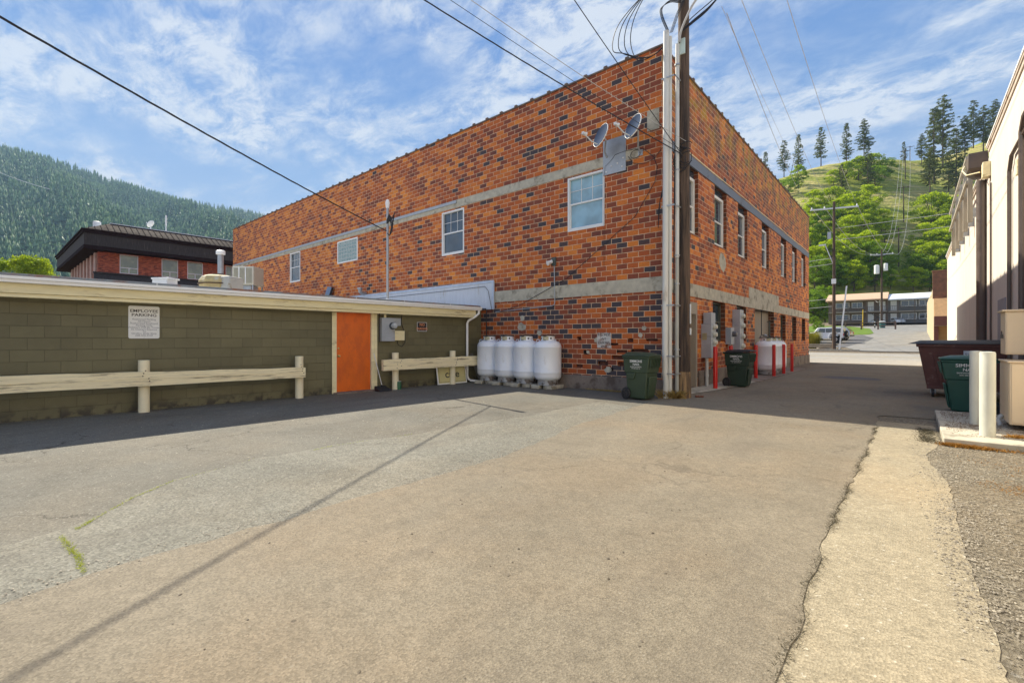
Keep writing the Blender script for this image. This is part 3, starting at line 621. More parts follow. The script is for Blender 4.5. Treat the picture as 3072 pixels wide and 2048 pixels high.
# door
f = MB(); f.box(-.10, dl-.12, 0, .02, dl-.005, 2.02); f.box(-.10, dr+.005, 0, .02, dr+.16, 2.02); f.box(-.10, dl-.005, dt, .015, dr+.005, 2.02)
f.box(.021, dl-.13, 0, .035, dl-.06, 2.02); f.box(.021, dr+.09, 0, .035, dr+.17, 2.02)
mb = MB(); mb.box(-.07, dl, .03, -.03, dr, dt-.004); dor = mb.build('door', M_orange, gb, bevel=.003); dor['label'] = 'plain orange door'
f.build('frame', M_cream, dor, bevel=.004)
mb = MB(); Mx = Matrix.Rotation(R(90), 3, 'Y')
mb.lathe([(.03, 0), (.03, .01), (.012, .012), (.012, .035), (.026, .045), (.03, .06), (.022, .075), (0, .078)], (-.03, dl+.06, .93), 14, Mx); mb.lathe([(.024, 0), (.024, .015), (0, .02)], (-.03, dl+.06, 1.12), 12, Mx)
mb.build('knob', plain('brass', (.55,.42,.18), .3, metal=.9), dor)
mb = MB(); mb.box(-.06, dl-.1, -.01, .25, dr+.15, .028); mb.build('threshold', M_concdk, gb)
# downspout with elbow and kick-out pipe across the ground
d0 = onG(1403, 1000, .12); dsy = d0.y
mb = MB(); mb.tube([(.36, dsy+.25, 2.25), (.36, dsy+.25, 2.15), (.30, dsy+.17, 2.06), (.12, dsy+.03, 1.93), (.10, dsy, 1.85), (.10, dsy, .22), (.12, dsy+.03, .10), (.2, dsy+.08, .055), (.95, dsy+.25, .045), (1.35, dsy+.33, .045)], .038, 10)
mb.build('downspout', M_gutter, gb)
# white metal panel on the brick above the roof edge
a = onY(1484, 842, YL)
wp = thing('flashing_panel', 'white sheet metal panel on the brick wall above the low roof', 'metal panel', (a.x, YL-.03, 2.3))
mb = MB(); mb.box(-9, -.03, 0, 0, .026, .90); mb.build('sheet', plain('white_sheet', (.62,.66,.72), .5, var=.08, dirt=(.42,.40,.36), dirtamt=.15, stretch=(2,1,.4)), wp)
mb = MB(); mb.box(-9, -.05, .84, .03, -.031, .92); mb.box(-.04, -.05, 0, .03, -.031, .838); mb.build('trim', plain('pale_blue_trim', (.50,.58,.70), .5), wp, bevel=.004)
mb = MB(); mb.tube([(-9, -.06, .70), (-2.2, -.06, .72), (-.35, -.06, .74), (-.2, -.06, .6), (-.02, -.06, -.1)], .008, 5); mb.tube([(-1.3, -.06, -.0), (-.75, -.07, .02), (-.3, -.07, .02), (-.27, -.07, -.06), (-.27, -.07, -1.15)], .018, 6); mb.build('cable', M_wire, wp)
# ================================================================ THINGS ON AND BY THE OLIVE BUILDING
def sign_board(mb, w, h, t, r=.03, n=5):   # rounded rectangle in the (u,v) plane, thickness along d
    pts = []
    for cx, cy, g0_ in ((w-r, r, -90), (w-r, h-r, 0), (r, h-r, 90), (r, r, 180)):
        for i in range(n+1): g = R(g0_+90*i/n); pts.append((cx+r*math.cos(g), cy+r*math.sin(g)))
    return pts
def gthing(name, label, cat, v, group=None, lean=0):
    o = thing(name, label, cat, G2W(v), -GA, group); return o
# employee parking sign : local frame x = out of wall, y = along, z = up
a = onG(385, 917, .01); b = onG(478.5, 1015, .01)
es = gthing('parking_sign', 'white EMPLOYEE PARKING notice with rounded corners on the olive block wall', 'sign', (0.004, a.y, b.z))
W, Hh = b.y-a.y, onG(385, 917).z-onG(385, 1015.5).z
mb = MB(); mb.prism(sign_board(None, W, Hh, 0), 'x', 0, .006); mb.build('panel', M_sign, es)
for i, (u, v) in enumerate(((W/2, Hh-.02), (W/2, .02), (.035, Hh*.5), (W-.035, Hh*.5))):
    mb = MB(); mb.lathe([(.006, 0), (.005, .003), (0, .004)], (.006, u, v), 8, Matrix.Rotation(R(90), 3, 'Y')); mb.build('screw', M_greybox, es)
PS = lambda u, v: (.0085, u, v)
lettering([('EMPLOYEE', Hh*.125, W/2, Hh*.845, 1.18), ('PARKING', Hh*.125, W/2, Hh*.72, 1.18)], PS, M_ink, es)
lettering([(t, Hh*.068, W/2, Hh*(.59-.0625*i), 1.15) for i, t in enumerate(['Restricted Parking', 'All Hours', 'Authorized Employee', 'Parking Only', 'Violators Will Be Towed', 'At Owners Expense', 'To', 'Orofino Body Shop', '208-476-4147'])], PS, M_paleink, es)
a = onG(1250.8, 969); b = onG(1280, 994); W, Hh = b.y-a.y, a.z-b.z+.03
ns = gthing('no_parking_sign', 'small black NO PARKING sign with orange letters on the olive wall', 'sign', (.004, a.y, b.z))
mb = MB(); mb.box(0, 0, 0, .005, W, Hh); mb.build('panel', plain('pale_sign_edge', (.60,.60,.62), .5), ns)
mb = MB(); mb.box(.0055, .015, .015, .0075, W-.015, Hh-.015); mb.build('face', M_ink, ns)
lettering([('NO', Hh*.42, W/2, Hh*.72, 1.), ('PARKING', Hh*.36, W/2, Hh*.28, .95)], lambda u, v: (.0095, u, v), plain('orange_letters', (.85,.34,.16), .5), ns)
# electric meter with its boxes
a = onG(1137, 953, .0); b = onG(1175.7, 1023, .0)
ms = gthing('electric_meter', 'grey electric meter cabinet on the olive wall right of the orange door', 'electric meter', (.001, a.y, b.z))
W, Hh = b.y-a.y, a.z-b.z
mb = MB(); mb.box(0, 0, 0, .15, W, Hh); mb.box(.151, .01, Hh*.35, .156, W-.01, Hh*.36); cab = mb.build('cabinet', M_greybox, ms, bevel=.006)
mb = MB(); mb.lathe([(.095, 0), (.095, .05), (.085, .06), (.085, .07)], (.15, W*.80, Hh*.66), 24, Matrix.Rotation(R(90), 3, 'Y')); mb.build('meter_socket', plain('dark_meter_ring', (.10,.11,.12), .4, metal=.5), ms)
mb = MB(); mb.lathe([(.08, 0), (.078, .06), (.06, .085), (0, .09)], (.22, W*.80, Hh*.66), 24, Matrix.Rotation(R(90), 3, 'Y')); mb.build('meter_glass', glass_mat('meter_glass', (.35,.38,.40), .05), ms)
mb = MB(); mb.tube([(.07, W*.35, Hh), (.07, W*.35, Hh+.33)], .035, 10); mb.build('conduit', M_cream, ms)
mb = MB(); mb.box(0, -.06, Hh+.12, .20, .16, Hh+.32); mb.tube([(.12, -.02, Hh+.3), (.2, -.10, Hh+.2), (.14, -.06, Hh-.05), (.1, -.04, -.02)], .012, 6); mb.build('junction_box', M_black, ms)
a = onG(1176.6, 953.8); b = onG(1196, 977.5); mb = MB(); ms2 = gthing('junction_box', 'small grey utility box upper right of the electric meter', 'utility box', (.001, a.y+.02, b.z))
mb.box(0, 0, 0, .08, b.y-a.y, a.z-b.z); mb.build('case', M_greybox, ms2, bevel=.005)
mb = MB(); mb.box(.081, .01, .015, .088, b.y-a.y-.01, a.z-b.z-.01); mb.build('cover', M_greybox, ms2, bevel=.003)
a = onG(1177, 992); b = onG(1207, 1021); ms3 = gthing('telephone_box', 'beige telephone box with looping black cable below right of the meter', 'utility box', (.001, a.y+.02, b.z))
W, Hh = b.y-a.y, a.z-b.z; mb = MB(); mb.box(0, 0, 0, .09, W, Hh); mb.build('case', M_cream, ms3, bevel=.008)
mb = MB(); mb.tube([(.05, W*.3, 0), (.06, W*.4, -.12), (.06, W*.75, -.17), (.06, W+.03, -.06), (.04, W+.03, .2), (.04, W-.08, .5), (.04, W-.05, .85), (.05, W+.15, 1.1), (.1, W+.5, 1.06), (.1, W+2.2, .98), (.1, W+3.3, .96)], .009, 6); mb.build('cable', M_wire, ms3)
# guard rails: heavy weathered board on pipe posts
def rail(name, label, pL, pR, tl, bl, tr, br, posts, group):
    A = onG(pL, tl, .40); A2 = onG(pL, bl, .40); B = onG(pR, tr, .40); B2 = onG(pR, br, .40)
    o = gthing('guard_rail', label, 'guard rail', (0, 0, 0), group)
    mb = MB(); n = 26; r = random.Random(len(label)); x0, x1 = .33, .43; vs = []; fs = []
    if pL <= 0: A = Vector((A.x, A.y-2.6, A.z+.01)); A2 = Vector((A2.x, A2.y-2.6, A2.z+.01))
    for i in range(n+1):
        t = i/n; y = A.y+(B.y-A.y)*t; zt = A.z+(B.z-A.z)*t+r.uniform(-.010, .006); zb = A2.z+(B2.z-A2.z)*t+r.uniform(-.004, .004); zm = (zt+zb)/2
        vs += [(x0, y, zb), (x1, y, zb), (x1+.002, y, zm-.004), (x1-.006, y, zm), (x1+.002, y, zm+.004), (x1-.002, y, zt), (x0, y, zt)]
    for i in range(n):
        for k in range(7): fs.append((i*7+k, i*7+(k+1)%7, (i+1)*7+(k+1)%7, (i+1)*7+k))
    fs += [tuple(range(6, -1, -1)), tuple(range(n*7, n*7+7))]; mb._a(vs, fs); bd = mb.build('board', M_creamwood, o)
    mb = MB(); 
    for (pc, top) in posts:
        p = onG(pc, top, .22)
        for q in range(5): mb.lathe([(.011, 0), (.011, .004), (0, .005)], (x1, p.y+r.uniform(-.07, .07), (A.z+A2.z)/2+(.13-.06*q)*.8), 7, Matrix.Rotation(R(90), 3, 'Y'))
    pieces(mb, 'bolt', plain('rust', (.08,.04,.025), .8), bd)
    for (pc, top) in posts:
        p = onG(pc, top, .22); rr = .088
        mb = MB(); mb.lathe([(rr, -.02), (rr, .03), (rr*.985, .1), (rr, p.z-.005), (rr-.006, p.z), (0, p.z)], (.235, p.y, 0), 22); mb.build('post', plain('post_cream', (.88,.79,.55), .5, var=.06, dirt=(.55,.33,.08), dirtamt=.12, dscale=3), o)
    return o
rail('guard_rail', 'long cream board guard rail on two pipe posts left of the orange door', 0, 915, 1121.6, 1180, 1101.6, 1131, [(431.5, 1080), (897, 1068)], 'board guard rails along the olive wall')
rail('guard_rail', 'short cream board guard rail in front of the cafe sign right of the orange door', 1149, 1434, 1078.8, 1112, 1067, 1095, [(1185, 1057.5), (1356.7, 1051.7)], 'board guard rails along the olive wall')
# cafe sign leaning on the wall
a = onG(1308, 1054, .1); b = onG(1395, 1139, .1); W, Hh = b.y-a.y, .80
cs = gthing('cafe_sign', 'pale yellow cafe sign board leaning on the olive wall behind the guard rail', 'sign', (.20, a.y, .01)); cs.rotation_euler = (R(0), R(-9), -GA)
mb = MB(); mb.box(-.03, 0, 0, 0, W, Hh); mb.build('panel', M_gutter, cs, bevel=.004)
mb = MB(); mb.box(.0005, .035, .035, .004, W-.035, Hh-.035); mb.build('face', plain('sign_yellow', (.66,.58,.28), .55, var=.05), cs)
mb = MB(); t = .007
for q in ((.06, W-.06, .06, .06+t), (.06, W-.06, Hh-.06-t, Hh-.06), (.06, .06+t, .06+t, Hh-.06-t), (W-.06-t, W-.06, .06+t, Hh-.06-t)): mb.box(.0045, q[0], q[2], .006, q[1], q[3])
mb.build('border', M_ink, cs); lettering([('cafe', .31, W*.5, Hh*.36, 1.12)], lambda u, v: (.0065, u, v), M_ink, cs)
# dustpan and can
p = onG(1145, 1140, .3)
dp = gthing('dustpan', 'black long-handled dustpan standing right of the orange door', 'dustpan', (.20, p.y, 0))
mb = MB(); mb.tube([(.02, -.18, .98), (.08, .02, .14)], .011, 8); mb.build('handle', M_white, dp)
mb = MB(); mb.frust([(.0, -.16, .012), (.32, -.18, .006), (.32, .18, .006), (.0, .16, .012)], [(.0, -.15, .13), (.30, -.17, .03), (.30, .17, .03), (.0, .15, .13)]); mb.tube([(.05, 0, .10), (.08, .02, .16)], .02, 6); mb.build('pan', M_black, dp, bevel=.006)
p = onG(1202, 1157, .42)
gc = gthing('drink_can', 'green lidded can on the asphalt beside the guard rail post', 'can', (.30, p.y+.02, 0))
mb = MB(); mb.lathe([(.062, 0), (.068, .006), (.068, .20), (.064, .21)], (0,0,0), 24); mb.build('body', plain('can_green', (.02,.12,.05), .4, var=.3, scale=25), gc)
mb = MB(); mb.lathe([(.06, .21), (.066, .214), (.066, .222), (.05, .222), (.05, .218), (0, .218)], (0,0,0), 24); mb.build('lid', M_galv, gc)
# planks behind the first tank
pk = thing('plank', 'grey weathered plank leaning in the corner behind the gas tanks', 'plank', (-10.33, 10.45, 0)); pk.rotation_euler = (R(14), R(-16), 0)
mb = MB(); mb.box(-.07, -.02, .02, .07, .02, .95); mb.build('board', plain('grey_wood', (.22,.21,.18), .85, var=.25, stretch=(5,5,.4)), pk)
# ---------------------------------------------------------------- gas tanks
def tank_parts(root):
    mb = MB(); r = .375
    mb.lathe([(0, .10), (.12, .103), (.25, .12), (.33, .155), (r-.01, .205), (r, .26), (r, .335), (r+.003, .34), (r, .345), (r, 1.02), (r+.004, 1.028), (r, 1.036), (r-.008, 1.08), (.34, 1.14), (.28, 1.185), (.20, 1.21), (.1, 1.222), (0, 1.225)], n=40); mb.build('body', M_tank, root)
    mb = MB(); mb.lathe([(.275, .0), (.282, .0), (.282, .13), (.275, .135), (.265, .13), (.265, .0), (.275, .0)], n=32, cap=False); mb.build('foot_ring', plain('tank_foot', (.42,.43,.44), .5, metal=.3, dirt=(.12,.09,.07), dirtamt=.35, dscale=6), root)
    # collar: a curved guard, open at the back, with round hand holes
    mb = MB(); rc = .185; n = 36; gap = 3
    for i in range(n-gap):
        g0_, g1_ = 2*math.pi*(i/n)-R(70), 2*math.pi*((i+1)/n)-R(70)
        for ra in (rc, rc-.006): mb.quad((ra*math.cos(g0_), ra*math.sin(g0_), 1.205), (ra*math.cos(g1_), ra*math.sin(g1_), 1.205), (ra*math.cos(g1_), ra*math.sin(g1_), 1.335), (ra*math.cos(g0_), ra*math.sin(g0_), 1.335))
        mb.quad((rc*math.cos(g0_), rc*math.sin(g0_), 1.335), (rc*math.cos(g1_), rc*math.sin(g1_), 1.335), ((rc-.006)*math.cos(g1_), (rc-.006)*math.sin(g1_), 1.335), ((rc-.006)*math.cos(g0_), (rc-.006)*math.sin(g0_), 1.335))
    col = mb.build('collar', M_tank, root)
    mb = MB(); 
    for g in (-128, -30): 
        c = Vector((rc*math.cos(R(g)), rc*math.sin(R(g)), 1.27)); mb.lathe([(.026, -.002), (.026, .0025), (0, .003)], c, 12, Vector((math.cos(R(g)), math.sin(R(g)), 0)).to_track_quat('Z', 'Y').to_matrix())
    mb.build('collar_hole', M_black, col)
    mb = MB(); g0_ = R(-105)
    for i in range(6):
        ga, gb_ = g0_+R(9)*i, g0_+R(9)*(i+1); q = rc+.002; mb.quad((q*math.cos(ga), q*math.sin(ga), 1.225), (q*math.cos(gb_), q*math.sin(gb_), 1.225), (q*math.cos(gb_), q*math.sin(gb_), 1.32), (q*math.cos(ga), q*math.sin(ga), 1.32))
    mb.build('data_label', plain('yellowed_label', (.50,.46,.30), .6, var=.2, scale=30), col)
    mb = MB(); mb.lathe([(.19, 1.335), (.215, 1.337), (.215, 1.352), (.18, 1.366), (0, 1.37)], n=30); mb.build('lid', M_black, root)
    for g in (-155, -12):
        c = Vector((.27*math.cos(R(g)), .27*math.sin(R(g)), 1.195)); t = Vector((-math.sin(R(g)), math.cos(R(g)), 0)); u = Vector((math.cos(R(g)), math.sin(R(g)), 0))
        mb = MB(); mb.tube([c+t*0+u*(.045*math.cos(R(q)))+Vector((0,0,.045*math.sin(R(q)))) for q in range(-30, 211, 24)], .008, 6); mb.build('lifting_lug', M_tank, root)
def tank(x, y, rz, label, group, base=.10, src=[None]):
    if src[0] is None:
        t = thing('gas_tank', label, 'gas tank', (x, y, base), rz, group); tank_parts(t); src[0] = t
    else:
        t = copy_tree(src[0]); t.location = (x, y, base); t.rotation_euler = (0, 0, rz); t['label'] = label; t['group'] = group
    return t
G1 = 'white gas tanks on the lot side of the brick building'
TX = [(-7.60, 10.28), (-8.36, 10.28), (-9.10, 10.29), (-9.84, 10.30)]
for (x, y), rz, lab in zip(TX, (R(4), R(-3), R(2), R(6)), ('white upright gas tank nearest the painted brick notice, rightmost of the row of four', 'white upright gas tank second from the right in the row of four', 'white upright gas tank second from the left in the row of four', 'white upright gas tank beside the downspout, leftmost of the row of four')):
    tank(x, y, rz, lab, G1)
G2 = 'white gas tanks behind the red bollards'
for (x, y), rz, lab in zip([(-4.12, 19.2), (-4.12, 20.0), (-4.12, 20.8)], (R(30), R(42), R(50)), ('white gas tank behind the red bollards, nearest the green wheelie bin', 'white gas tank in the middle of the three behind the red bollards', 'white gas tank behind the red bollards, farthest up the alley')):
    tank(x, y, rz, lab, G2, .06)
i = 0
for (x, y), lab in zip(TX, ('rightmost', 'second from right', 'second from left', 'leftmost')):
    i += 1; o = thing('paving_block', 'rough concrete blocks under the %s gas tank of the row of four' % lab, 'concrete block', (x, y, 0), R(3*i), 'blocks under the gas tanks')
    for sx in (-1, 1):
        mb = MB(); mb.box(sx*.07, -.34, .0, sx*.33, .30, .098); mb.build('block', M_conc, o, bevel=.015)
rg = thing('gas_regulator', 'grey gas regulator on thin pipes above the tanks by the red bollards', 'gas regulator', (-4.4, 20.3, 1.5))
mb = MB(); mb.lathe([(0, -.05), (.05, -.045), (.09, -.01), (.09, .01), (.04, .04), (0, .05)], (0,0,0), 16); mb.build('body', M_galv, rg)
mb = MB(); mb.tube([(0, -.9, -.12), (0, -.5, .02), (0, .6, .02), (.1, .7, -.1)], .012, 6); mb.tube([(-.12, 0, 0), (-.12, 0, 1.0)], .014, 6); mb.build('pipe', M_wire, rg)

# ---------------------------------------------------------------- wheelie bins
def bin_parts(root, M, lid_open=0., Ml=None):
    Ml = Ml or M                                     # x = wheels(-) to front(+), y = width, z up; size .80 x .62 x 1.08
    mb = MB()
    mb.frust([(-.27, -.23, .03), (.26, -.23, .03), (.26, .23, .03), (-.27, .23, .03)], [(-.31, -.275, .62), (.33, -.275, .62), (.33, .275, .62), (-.31, .275, .62)])
    mb.frust([(-.345, -.29, .60), (.36, -.29, .60), (.36, .29, .60), (-.345, .29, .60)], [(-.37, -.305, .93), (.40, -.305, .93), (.40, .305, .93), (-.37, .305, .93)])
    body = mb.build('body', M, root, bevel=.025)
    mb = MB(); mb.frust([(.26, -.17, .08), (.30, -.17, .08), (.30, .17, .08), (.26, .17, .08)], [(.33, -.2, .52), (.375, -.2, .52), (.375, .2, .52), (.33, .2, .52)])
    mb.frust([(-.2, -.300, .46), (-.05, -.300, .46), (-.05, -.26, .46), (-.2, -.26, .46)], [(-.25, -.305, .60), (0, -.305, .60), (0, -.26, .60), (-.25, -.26, .60)]); pieces(mb, 'moulding', M, body, bevel=.015)
    mb = MB(); mb.box(-.385, -.32, .925, .415, .32, .965); mb.build('rim', M, body, bevel=.012)
    mb = MB()
    for q in range(7): y = -.24+.08*q; mb.frust([(.395, y-.012, .72), (.41, y-.012, .72), (.41, y+.012, .72), (.395, y+.012, .72)], [(.41, y-.012, .925), (.455, y-.012, .925), (.455, y+.012, .925), (.41, y+.012, .925)])
    mb.build('rib', M, body)
    # lid: shallow dome with overhanging lip and hinge bar
    mb = MB(); mb.frust([(-.40, -.335, 0), (.44, -.335, 0), (.44, .335, 0), (-.40, .335, 0)], [(-.40, -.335, .035), (.44, -.335, .035), (.44, .335, .035), (-.40, .335, .035)])
    mb.frust([(-.37, -.31, .035), (.40, -.31, .035), (.40, .31, .035), (-.37, .31, .035)], [(-.28, -.22, .095), (.26, -.22, .075), (.26, .22, .075), (-.28, .22, .095)])
    ld = mb.build('lid', Ml, root, bevel=.018); ld.location = (0, 0, .968); ld.rotation_euler = (0, -lid_open, 0)
    mb = MB(); mb.tube([(-.43, -.22, .96), (-.43, .22, .96)], .016, 8)
    for y in (-.22, 0, .22): mb.box(-.44, y-.015, .93, -.37, y+.015, .985)
    mb.build('handle', M, root)
    for sy in (-1, 1):
        wh = MB(); Mx = Matrix.Rotation(R(90), 3, 'X'); c = (-.30, sy*.27, .135)
        wh.lathe([(.07, -.03), (.125, -.03), (.135, -.02), (.135, .02), (.125, .03), (.07, .03), (.07, .012), (.02, .012), (.02, .035), (0, .035)], c, 22, Mx)
        wh.lathe([(0, -.035), (.02, -.035), (.02, -.012), (.07, -.012), (.07, -.03)], c, 22, Mx); o = wh.build('wheel', M_black, root)
        sp = MB()
        for q in range(6):
            g = R(60*q); cc = Vector(c)+Vector((math.cos(g)*.07, sy*.016, math.sin(g)*.07)); sp.obox(cc, (.10, .012, .014), Matrix.Rotation(-g, 3, 'Y'))
        sp.build('spoke', plain('wheel_grey', (.06,.06,.065), .6), o)
    mb = MB(); mb.tube([(-.30, -.25, .135), (-.30, .25, .135)], .012, 8); mb.build('axle', M_galv, root)
BINTXT = lambda s: [('SIMMONS', .085*s, 0, .10*s, 1.1), ('NADL', .075*s, .01, .025*s, 1.1), ('SANITATION SERVICE', .036*s, 0, -.035*s, 1.05), ('DIAL 208 RAGGET 476', .028*s, 0, -.075*s, 1.05)]
b1 = thing('wheelie_bin', 'green wheelie bin at the corner of the brick building, left of the white conduits', 'wheelie bin', (-4.62, 9.78, 0), R(-3), 'green wheelie bins'); bin_parts(b1, M_binG)
lettering(BINTXT(.9), lambda u, v: (u+.02, -.3065+.0*(v)-(.0), v+.77), M_white, b1)
b2 = thing('wheelie_bin', 'dark green wheelie bin with its black lid ajar between the red bollards', 'wheelie bin', (-3.72, 14.15, 0), R(-2), 'green wheelie bins'); bin_parts(b2, M_binD, R(4), M_black)
lettering(BINTXT(.95), lambda u, v: (u+.0, -.3065, v+.77), M_white, b2)
b3 = thing('wheelie_bin', 'teal green wheelie bin behind the cream bollards by the maroon dumpster', 'wheelie bin', (.78, 11.95, 0), R(180), 'green wheelie bins'); bin_parts(b3, M_binT)
lettering(BINTXT(1.), lambda u, v: (-u-.0, .3065, v+.77), M_white, b3)
b1.scale = (.82, .9, 1.); b2.scale = (.86, .92, 1.); b3.scale = (.93, .95, 1.)
# ---------------------------------------------------------------- dumpster
dm = thing('dumpster', 'maroon steel dumpster with a black lid on castors, on the right of the alley', 'dumpster', (.80, 15.2, 0))
x0, x1, y0, y1 = -.70, .74, -.78, .78; zt = 1.22
mb = MB(); mb.frust([(x0+.16, y0+.10, .22), (x1-.04, y0+.10, .22), (x1-.04, y1-.1, .22), (x0+.16, y1-.1, .22)], [(x0, y0, zt), (x1, y0, zt), (x1, y1, zt), (x0, y1, zt)]); body = mb.build('body', M_maroon, dm, bevel=.012)
mb = MB(); mb.box(x0-.03, y0-.035, zt-.05, x1+.03, y1+.03, zt+.015); mb.box(x0+.15, y0+.085, .20, x1-.04, y0+.115, .26); 
for u in (.2, .75): mb.frust([(x0+.18+(x1-x0-.24)*u-.03, y0+.07, .26), (x0+.18+(x1-x0-.24)*u+.03, y0+.07, .26), (x0+.18+(x1-x0-.24)*u+.03, y0+.1, .26), (x0+.18+(x1-x0-.24)*u-.03, y0+.1, .26)], [(x0+(x1-x0)*u-.03, y0-.02, 1.0), (x0+(x1-x0)*u+.03, y0-.02, 1.0), (x0+(x1-x0)*u+.03, y0+.02, 1.0), (x0+(x1-x0)*u-.03, y0+.02, 1.0)])
mb.build('frame_rib', M_maroon, body, bevel=.006)
mb = MB(); mb.frust([(x0-.20, y0-.08, zt+.02), (x1+.08, y0-.08, zt+.02), (x1+.08, y1, zt+.02), (x0-.16, y1, zt+.02)], [(x0-.05, y0+.02, zt+.07), (x1, y0+.02, zt+.08), (x1, y1-.1, zt+.11), (x0+.05, y1-.1, zt+.10)]); mb.build('lid', M_black, dm, bevel=.012)
mb = MB(); mb.box(.06, y0-.045, .80, .50, y0-.036, 1.09); pn = mb.build('label_plate', plain('pale_plate', (.62,.68,.76), .4), dm); 
lettering([('Simmons', .10, .28, 1.0, 1.1), ('476-4255', .085, .28, .88, 1.)], lambda u, v: (u, y0-.048, v), M_paleink, dm)
for (cx, cy) in ((x0+.26, y0+.15), (x0+.26, y1-.2), (x1-.2, y0+.15), (x1-.2, y1-.2)):
    mb = MB(); mb.lathe([(0, -.025), (.085, -.025), (.095, -.015), (.095, .015), (.085, .025), (0, .025)], (cx, cy, .095), 18, Matrix.Rotation(R(90), 3, 'Y')); cw = mb.build('castor', M_black, dm)
    mb = MB(); mb.box(cx-.045, cy-.05, .09, cx-.032, cy+.05, .22); mb.box(cx+.032, cy-.05, .09, cx+.045, cy+.05, .22); mb.build('fork', M_galv, cw)
# ---------------------------------------------------------------- bollards
def bollard(x, y, h, r, mat, label, group, base=0., src=None):
    o = MB().lathe([(r, -.03), (r, h-.02), (r*.93, h-.004), (r*.8, h), (0, h+.004)], n=24).build('bollard', mat); o.location = (x, y, base); tag(o, label, 'bollard', group); return o
GR = 'red bollards along the brick wall'
for (x, y, lab) in [(-4.03,13.05,'red bollard nearest the camera, in front of the grey meter cabinet'), (-4.15,14.9,'short-looking red bollard hidden behind the black lid of the wheelie bin'), (-4.0,17.2,'red bollard between the dark green wheelie bin and the gas tanks'),
                    (-3.74,18.6,'red bollard in front of the nearest gas tank'), (-3.72,20.15,'red bollard at the right edge of the gas tanks'), (-3.72,21.75,'farthest red bollard, past the gas tanks')]:
    bollard(x, y, 1.15, .057, M_red, lab, GR)
GC = 'cream bollards on the concrete pad'
bollard(.74, 8.62, 1.10, .078, M_bollard, 'cream pipe bollard standing nearest on the front edge of the concrete pad', GC, .085)
bollard(.72, 9.74, 1.09, .076, M_bollard, 'cream pipe bollard standing behind the nearer one, in front of the teal bin', GC, .085)
# ---------------------------------------------------------------- meters on the alley wall
def meter_disc(mb, c, r=.075, d=.10): mb.lathe([(r*1.15, 0), (r*1.15, .03), (r, .035), (r, d*.8), (r*.8, d), (0, d+.005)], c, 20, Matrix.Rotation(R(90), 3, 'Y'))
M_mglass = plain('meter_cover', (.62,.60,.50), .3)
m1 = thing('meter_bank', 'tall grey meter cabinet with stacked round meters behind the nearest red bollard', 'meter cabinet', (XR, 13.48, 0))
mb = MB(); mb.box(0, 0, .82, .28, .40, 1.78); mb.build('cabinet', M_greybox, m1, bevel=.006)
mb = MB(); mb.box(.05, .03, 1.783, .27, .39, 2.10); mb.build('upper_cabinet', M_greybox, m1, bevel=.006)
mb = MB(); mb.box(.03, -.006, 1.33, .16, -.001, 1.52); mb.build('data_label', plain('tan_label', (.36,.33,.20), .6), m1)
mb = MB(); mb.box(.02, -.005, 1.42, .28, -.001, 1.428); mb.build('cover_seam', M_ink, m1)
for z in (1.70, 1.48, 1.26, 1.04): mb = MB(); meter_disc(mb, (.281, .22, z), .07, .09); mb.build('meter', M_mglass, m1)
mb = MB(); mb.tube([(.12, .12, .82), (.12, .12, -.02)], .045, 12); mb.tube([(.12, .12, .36), (.12, .12, .28)], .055, 12); mb.build('conduit', M_pvc, m1)
m2 = thing('meter_bank', 'taller grey meter cabinet with stacked round meters behind the wheelie bin', 'meter cabinet', (XR, 16.5, 0))
mb = MB(); mb.box(0, 0, .45, .24, .42, 1.79); mb.build('cabinet', M_greybox, m2, bevel=.006)
mb = MB(); mb.box(0, 0, 1.793, .24, .42, 2.33); mb.build('upper_cabinet', M_greybox, m2, bevel=.006)
for z in (2.12, 1.80, 1.45, 1.12): mb = MB(); meter_disc(mb, (.241, .24, z), .075, .09); mb.build('meter', M_mglass, m2)
m3 = thing('electric_meter', 'small grey meter box with a dark round meter between the two tall cabinets', 'electric meter', (XR, 15.75, 0))
mb = MB(); mb.box(0, 0, 1.18, .17, .34, 1.72); mb.build('cabinet', M_greybox, m3, bevel=.005)
mb = MB(); meter_disc(mb, (.171, .2, 1.52), .08, .12); mb.build('meter', plain('dark_meter', (.12,.12,.13), .3), m3)
mb = MB(); mb.tube([(.09, .12, 1.18), (.09, .12, 0)], .045, 10); mb.build('conduit', M_pvc, m3)
jb = thing('junction_box', 'slim olive box on the brick between the conduits and the utility pole', 'utility box', (XR, 11.2, 0))
mb = MB(); mb.box(0, 0, 1.32, .10, .35, 1.78); mb.box(0, .05, .85, .08, .3, 1.2); mb.build('case', M_plaster, jb, bevel=.005)
# ---------------------------------------------------------------- utility pole with its conduits
up = thing('utility_pole', 'tall weathered wooden utility pole at the corner of the brick building', 'utility pole', (-3.97, 10.66, 0))
mb = MB(); mb.tube([(0, 0, -.3), (0, 0, 1.2), (-.01, 0, 5), (-.03, 0, 10.6)], .130, 20, .118); mb.build('pole', M_polewood, up)
mb = MB(); mb.lathe([(.146, -.02), (.143, .25), (.136, .48), (.1315, .6)], n=20); mb.build('pole_butt', plain('bare_pole_wood', (.36,.23,.11), .9, var=.3, scale=6, dirt=(.12,.08,.05), dirtamt=.4, stretch=(6,6,.5)), up)
mb = MB(); mb.box(.13, -.03, 1.7, .15, -.0, 2.15); mb.box(.13, -.03, 1.45, .152, .01, 1.6); mb.build('marker_strip', M_white, up)
mb = MB(); mb.box(-.1, -.155, 7.85, .06, -.12, 8.2); mb.build('tag_plate', plain('pale_green_plate', (.55,.65,.58), .5), up)
